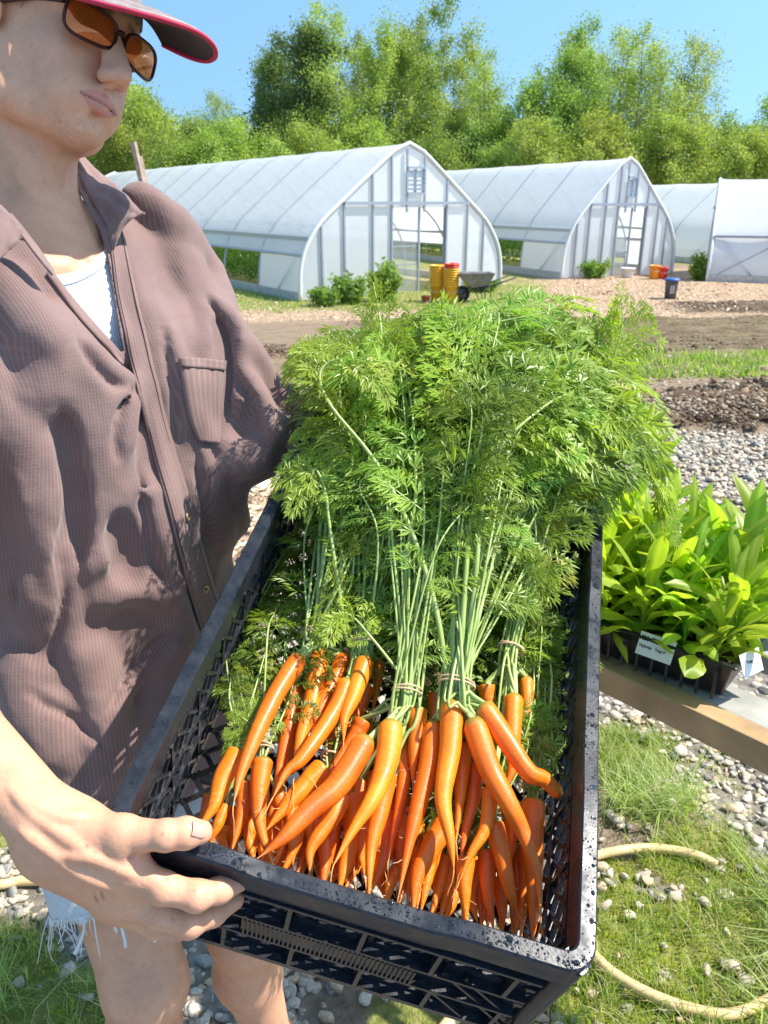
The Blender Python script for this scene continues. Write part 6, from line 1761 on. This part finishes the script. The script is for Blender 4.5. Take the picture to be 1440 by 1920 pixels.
bump(nt, b, wv.outputs['Fac'], .5, .001)
tank = child(mesh('undershirt', TV, TF, m, None, True)); so = tank.modifiers.new('t', 'SOLIDIFY'); so.thickness = .002; so.offset = 0
WHT = simple('white_cotton', (.76, .76, .80), .85, 0, .05, 80)
nb, _ = strip('neck_binding', [(90, 520), (125, 516), (150, 506), (175, 490), (203, 462)], [(92, 540), (128, 536), (158, 524), (184, 508), (208, 485)], WHT, .0025, 24, 6, parent=tank, fld=tk)

# ---- cap
capM, nt, b = new_mat('cap_tweed')
f = noise(nt, 60, 5, .7); vz = noise(nt, 14, 3, .6)
nt.links.new(ramp(nt, mth(nt, 'MULTIPLY_ADD', f, .6, mth(nt, 'MULTIPLY', vz, .4)), [(.35, (.11, .085, .085)), (.5, (.24, .185, .175)), (.65, (.38, .30, .28))]), b.inputs['Base Color']); b.inputs['Roughness'].default_value = .9; bump(nt, b, f, .5, .001)
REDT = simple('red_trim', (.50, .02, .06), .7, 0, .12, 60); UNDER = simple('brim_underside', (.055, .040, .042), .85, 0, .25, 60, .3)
cp = Field(hl(-.02, 0, .08)-.16, hl(-.02, 0, .08)+.16, .004)
cp.ell(hl(-.010, 0, .040), (.110, .086, .098), HA, 0)
KV, KF = cp.surface(); KV = KV.astype(float); L_ = (KV-HO)@HA; KV, KF = zcut(KV, KF, L_[:, 2] > .030+.25*L_[:, 1])
cap = child(mesh('cap', KV, KF, capM, None, True)); so = cap.modifiers.new('t', 'SOLIDIFY'); so.thickness = .003; so.offset = 0
def brim_pt(s, t):
    """s across (-1 his right .. 1 his left), t outwards"""
    y0, x0 = .066*math.sin(s*1.15), .016+.072*math.cos(s*1.1)
    a = s*1.5; xe = .020+.19*max(0, math.cos(a*.93))**.55; ye = .075*math.sin(a*.96)
    x = x0+(xe-x0)*t; y = y0+(ye-y0)*t
    y += .2*(x-.09)
    z = .045-2*y*y*(.55+.45*t)-3.0*max(0, y)**2*t+.3*y-.3*(x-.09)+.006*math.sin(t*math.pi)
    return x, y, z
ns, ntt = 49, 14
V = [hl(*brim_pt(-1+2*i/(ns-1), j/(ntt-1))) for i in range(ns) for j in range(ntt)]
F = np.array([(i*ntt+j, (i+1)*ntt+j, (i+1)*ntt+j+1, i*ntt+j+1) for i in range(ns-1) for j in range(ntt-1)])
V = np.array(V); upn = HA[:, 2]
o = mesh('brim', V+upn*.0012, F, capM, cap, True); so = o.modifiers.new('t', 'SOLIDIFY'); so.thickness = .0016; so.offset = 0
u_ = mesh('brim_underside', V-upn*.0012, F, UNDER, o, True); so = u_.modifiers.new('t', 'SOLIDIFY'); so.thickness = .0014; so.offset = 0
edge = [hl(*brim_pt(-1+2*i/60, 1.0)) for i in range(61)]
MB().tube(edge, .0030, 8, True, .9).build('brim_trim', REDT, o, True)
st_ = [hl(*[a+b_ for a, b_ in zip(brim_pt(-1+2*i/60, .93), (0, 0, .0024))]) for i in range(61)]
MB().tube(st_, .0006, 5).build('stitching', simple('pale_thread', (.6, .52, .48), .8), o, True)

# ---- glasses
FRM = simple('glasses_frame', (.045, .010, .008), .22, 0, .4, 60, 0, .35)
m, nt, b = new_mat('amber_lens')
b.inputs['Base Color'].default_value = (.62, .17, .03, 1); b.inputs['Roughness'].default_value = .04; b.inputs['Metallic'].default_value = .55; b.inputs['Coat Weight'].default_value = .6; b.inputs['Coat Roughness'].default_value = .02
tr = nd(nt, 'ShaderNodeBsdfTransparent', {'Color': (.70, .25, .07, 1)}); mx = nd(nt, 'ShaderNodeMixShader', {0: .62})
nt.links.new(tr.outputs[0], mx.inputs[1]); nt.links.new(b.outputs[0], mx.inputs[2]); nt.links.new(mx.outputs[0], nt.nodes['Material Output'].inputs['Surface'])
LENS = m
gl = bpy.data.objects.new('sunglasses', None); scene.collection.objects.link(gl); gl.empty_display_size = .03; child(gl)
gl.matrix_parent_inverse = PM; gl.location = (0, 0, 0)
def lens_pt(s, a, k=1.0):
    """outline of a lens: s side, a angle"""
    ca, sa = math.cos(a), math.sin(a); n_ = 3.2
    r_ = (abs(ca)**n_+abs(sa)**n_)**(-1/n_)
    u, v = .0295*r_*ca*k, .0182*r_*sa*k*(1+.10*ca*(-1))
    y = s*(.0365-u*1.0); wrap = (abs(y)/.065)**2*.018
    return hl(.108-wrap*.7+.10*v*.6, y, .001+v+.05*y)
for s in (-1, 1):
    out = [lens_pt(s, a) for a in np.linspace(0, 2*math.pi, 49)]
    fr = MB().tube(out, .0019, 8, False, 1.25).build('rim', FRM, gl, True)
    V = []; F = []
    rings = 6
    for k in range(rings+1):
        for j in range(48): V.append(lens_pt(s, 2*math.pi*j/48, max(.02, k/rings))+HA[:, 0]*.0025*(1-(k/rings)**2))
    for k in range(rings):
        for j in range(48): F.append((k*48+j, k*48+(j+1) % 48, (k+1)*48+(j+1) % 48, (k+1)*48+j))
    mesh('lens', V, F, LENS, gl, True)
    mb = MB(); hinge = hl(.091, s*.066, .008)
    mb.tube(spline([hinge, hl(.060, s*.073, .009), hl(.02, s*.078, .007), hl(-.015, s*.081, .004), hl(-.035, s*.081, -.018)], 16), .0034, 8, True, .6).build('temple', FRM, gl, True)
MB().tube(spline([hl(.103, -.009, .006), hl(.108, 0, .010), hl(.103, .009, .006)], 8), .0030, 8).build('bridge', FRM, gl, True)

# ---- hair at the temples, under the cap
HAIRM = simple('hair', (.06, .038, .025), .5, 0, .4, 300)
mb = MB(); r = np.random.RandomState(8)
for i in range(700):
    s = -1 if r.rand() < .6 else 1; x = -.085+.125*r.rand(); z = .018+.03*r.rand()-.05*max(0, -x/.1)
    y = s*(.0775*math.sqrt(max(.05, 1-((x+.012)/.1)**2))+.001)
    p = [hl(x, y, z)]; d = unit(HA@np.array([-.5+.3*r.randn(), s*.15, -1])); 
    for k in range(4): d = unit(d+r.randn(3)*.15); p.append(p[-1]+d*.0045)
    mb.tube(p, np.linspace(.0005, .0002, 5), 3, False)
child(tag(mb.build('hair', HAIRM, None), kind=None))

# ---- shorts with frayed hems, shoes
DEN = simple('pale_denim', (.62, .62, .60), .9, 0, .08, 220, .6, dist=.001)
hp_ = Field((-.75, .55, .50), (-.05, 1.35, 1.0), .005)
hp_.ell(bp3(0, 0, .90), (.128, .178, .12), BT, 0)
for K, s in ((KR, -1), (KL, 1)):
    h = bp3(.02, s*.088, .86); hp_.cone(h, h+(K-h)*.85, .092, .088, .03)
QV, QF = hp_.surface(); QV = QV.astype(float)
kk = np.ones(len(QV), bool)
for K, s in ((KR, -1), (KL, 1)):
    h = bp3(.02, s*.088, .86); d_ = unit(K-h); t = (QV-h)@d_; side = ((QV-bc)@bl)*s > -.0
    kk &= ~((t > np.linalg.norm(K-h)*.70) & side)
kk &= QV[:, 2] < .97
QV, QF = zcut(QV, QF, kk)
shorts = child(mesh('shorts', QV, QF, DEN, None, True)); so = shorts.modifiers.new('t', 'SOLIDIFY'); so.thickness = .003; so.offset = 0
# frayed threads round each hem
mb = MB(); r = np.random.RandomState(3)
for K, s in ((KR, -1), (KL, 1)):
    h = bp3(.02, s*.088, .86); d_ = unit(K-h); L_ = np.linalg.norm(K-h)*.70; c = h+d_*L_; s1 = unit(np.cross(d_, (0, 1, 0))); s2 = np.cross(d_, s1)
    for i in range(420):
        a = r.rand()*6.28; R0 = .0905; p = [c+(s1*math.cos(a)+s2*math.sin(a))*R0-d_*.006]; ln = .008+.006*r.rand() if r.rand() < .9 else .03+.04*r.rand(); dd_ = unit(d_*.8-bz*.6+r.randn(3)*.22)
        for k in range(5): dd_ = unit(dd_+r.randn(3)*.15-bz*.15); p.append(p[-1]+dd_*ln/5)
        mb.tube(p, np.linspace(.0011, .0005, 6), 3, False)
for x, y, d0, ln in ((158, 1690, 1.02, .075), (207, 1716, 1.01, .04), (216, 1716, 1.01, .05), (238, 1718, 1.01, .032), (282, 1716, 1.02, .04)):
    p = [P(x, y, d0)]; dd_ = np.array([.12, 0, -1.]); 
    for k in range(7): dd_ = unit(dd_+r.randn(3)*.12); p.append(p[-1]+dd_*ln/7)
    mb.tube(p, np.linspace(.0014, .0022, 8), 5)
fr = mb.build('frayed_threads', simple('white_thread', (.78, .78, .76), .9, 0, .05, 60), shorts)
BOOT = simple('boot_leather', (.10, .06, .035), .7, 0, .3, 40, .3)
for A_ in (ANR, ANL):
    bo = Field(A_-.2, A_+.22, .005)
    bo.cone(A_+bz*.05, A_-bz*.02, .048, .050, .01); bo.cone(A_-bf*.045-bz*.035, A_+bf*.15-bz*.045, .045, .036, .02)
    V, F = bo.surface(); V = V.astype(float); V[:, 2] = np.maximum(V[:, 2], .004); child(mesh('boot', V, F, BOOT, None, True))
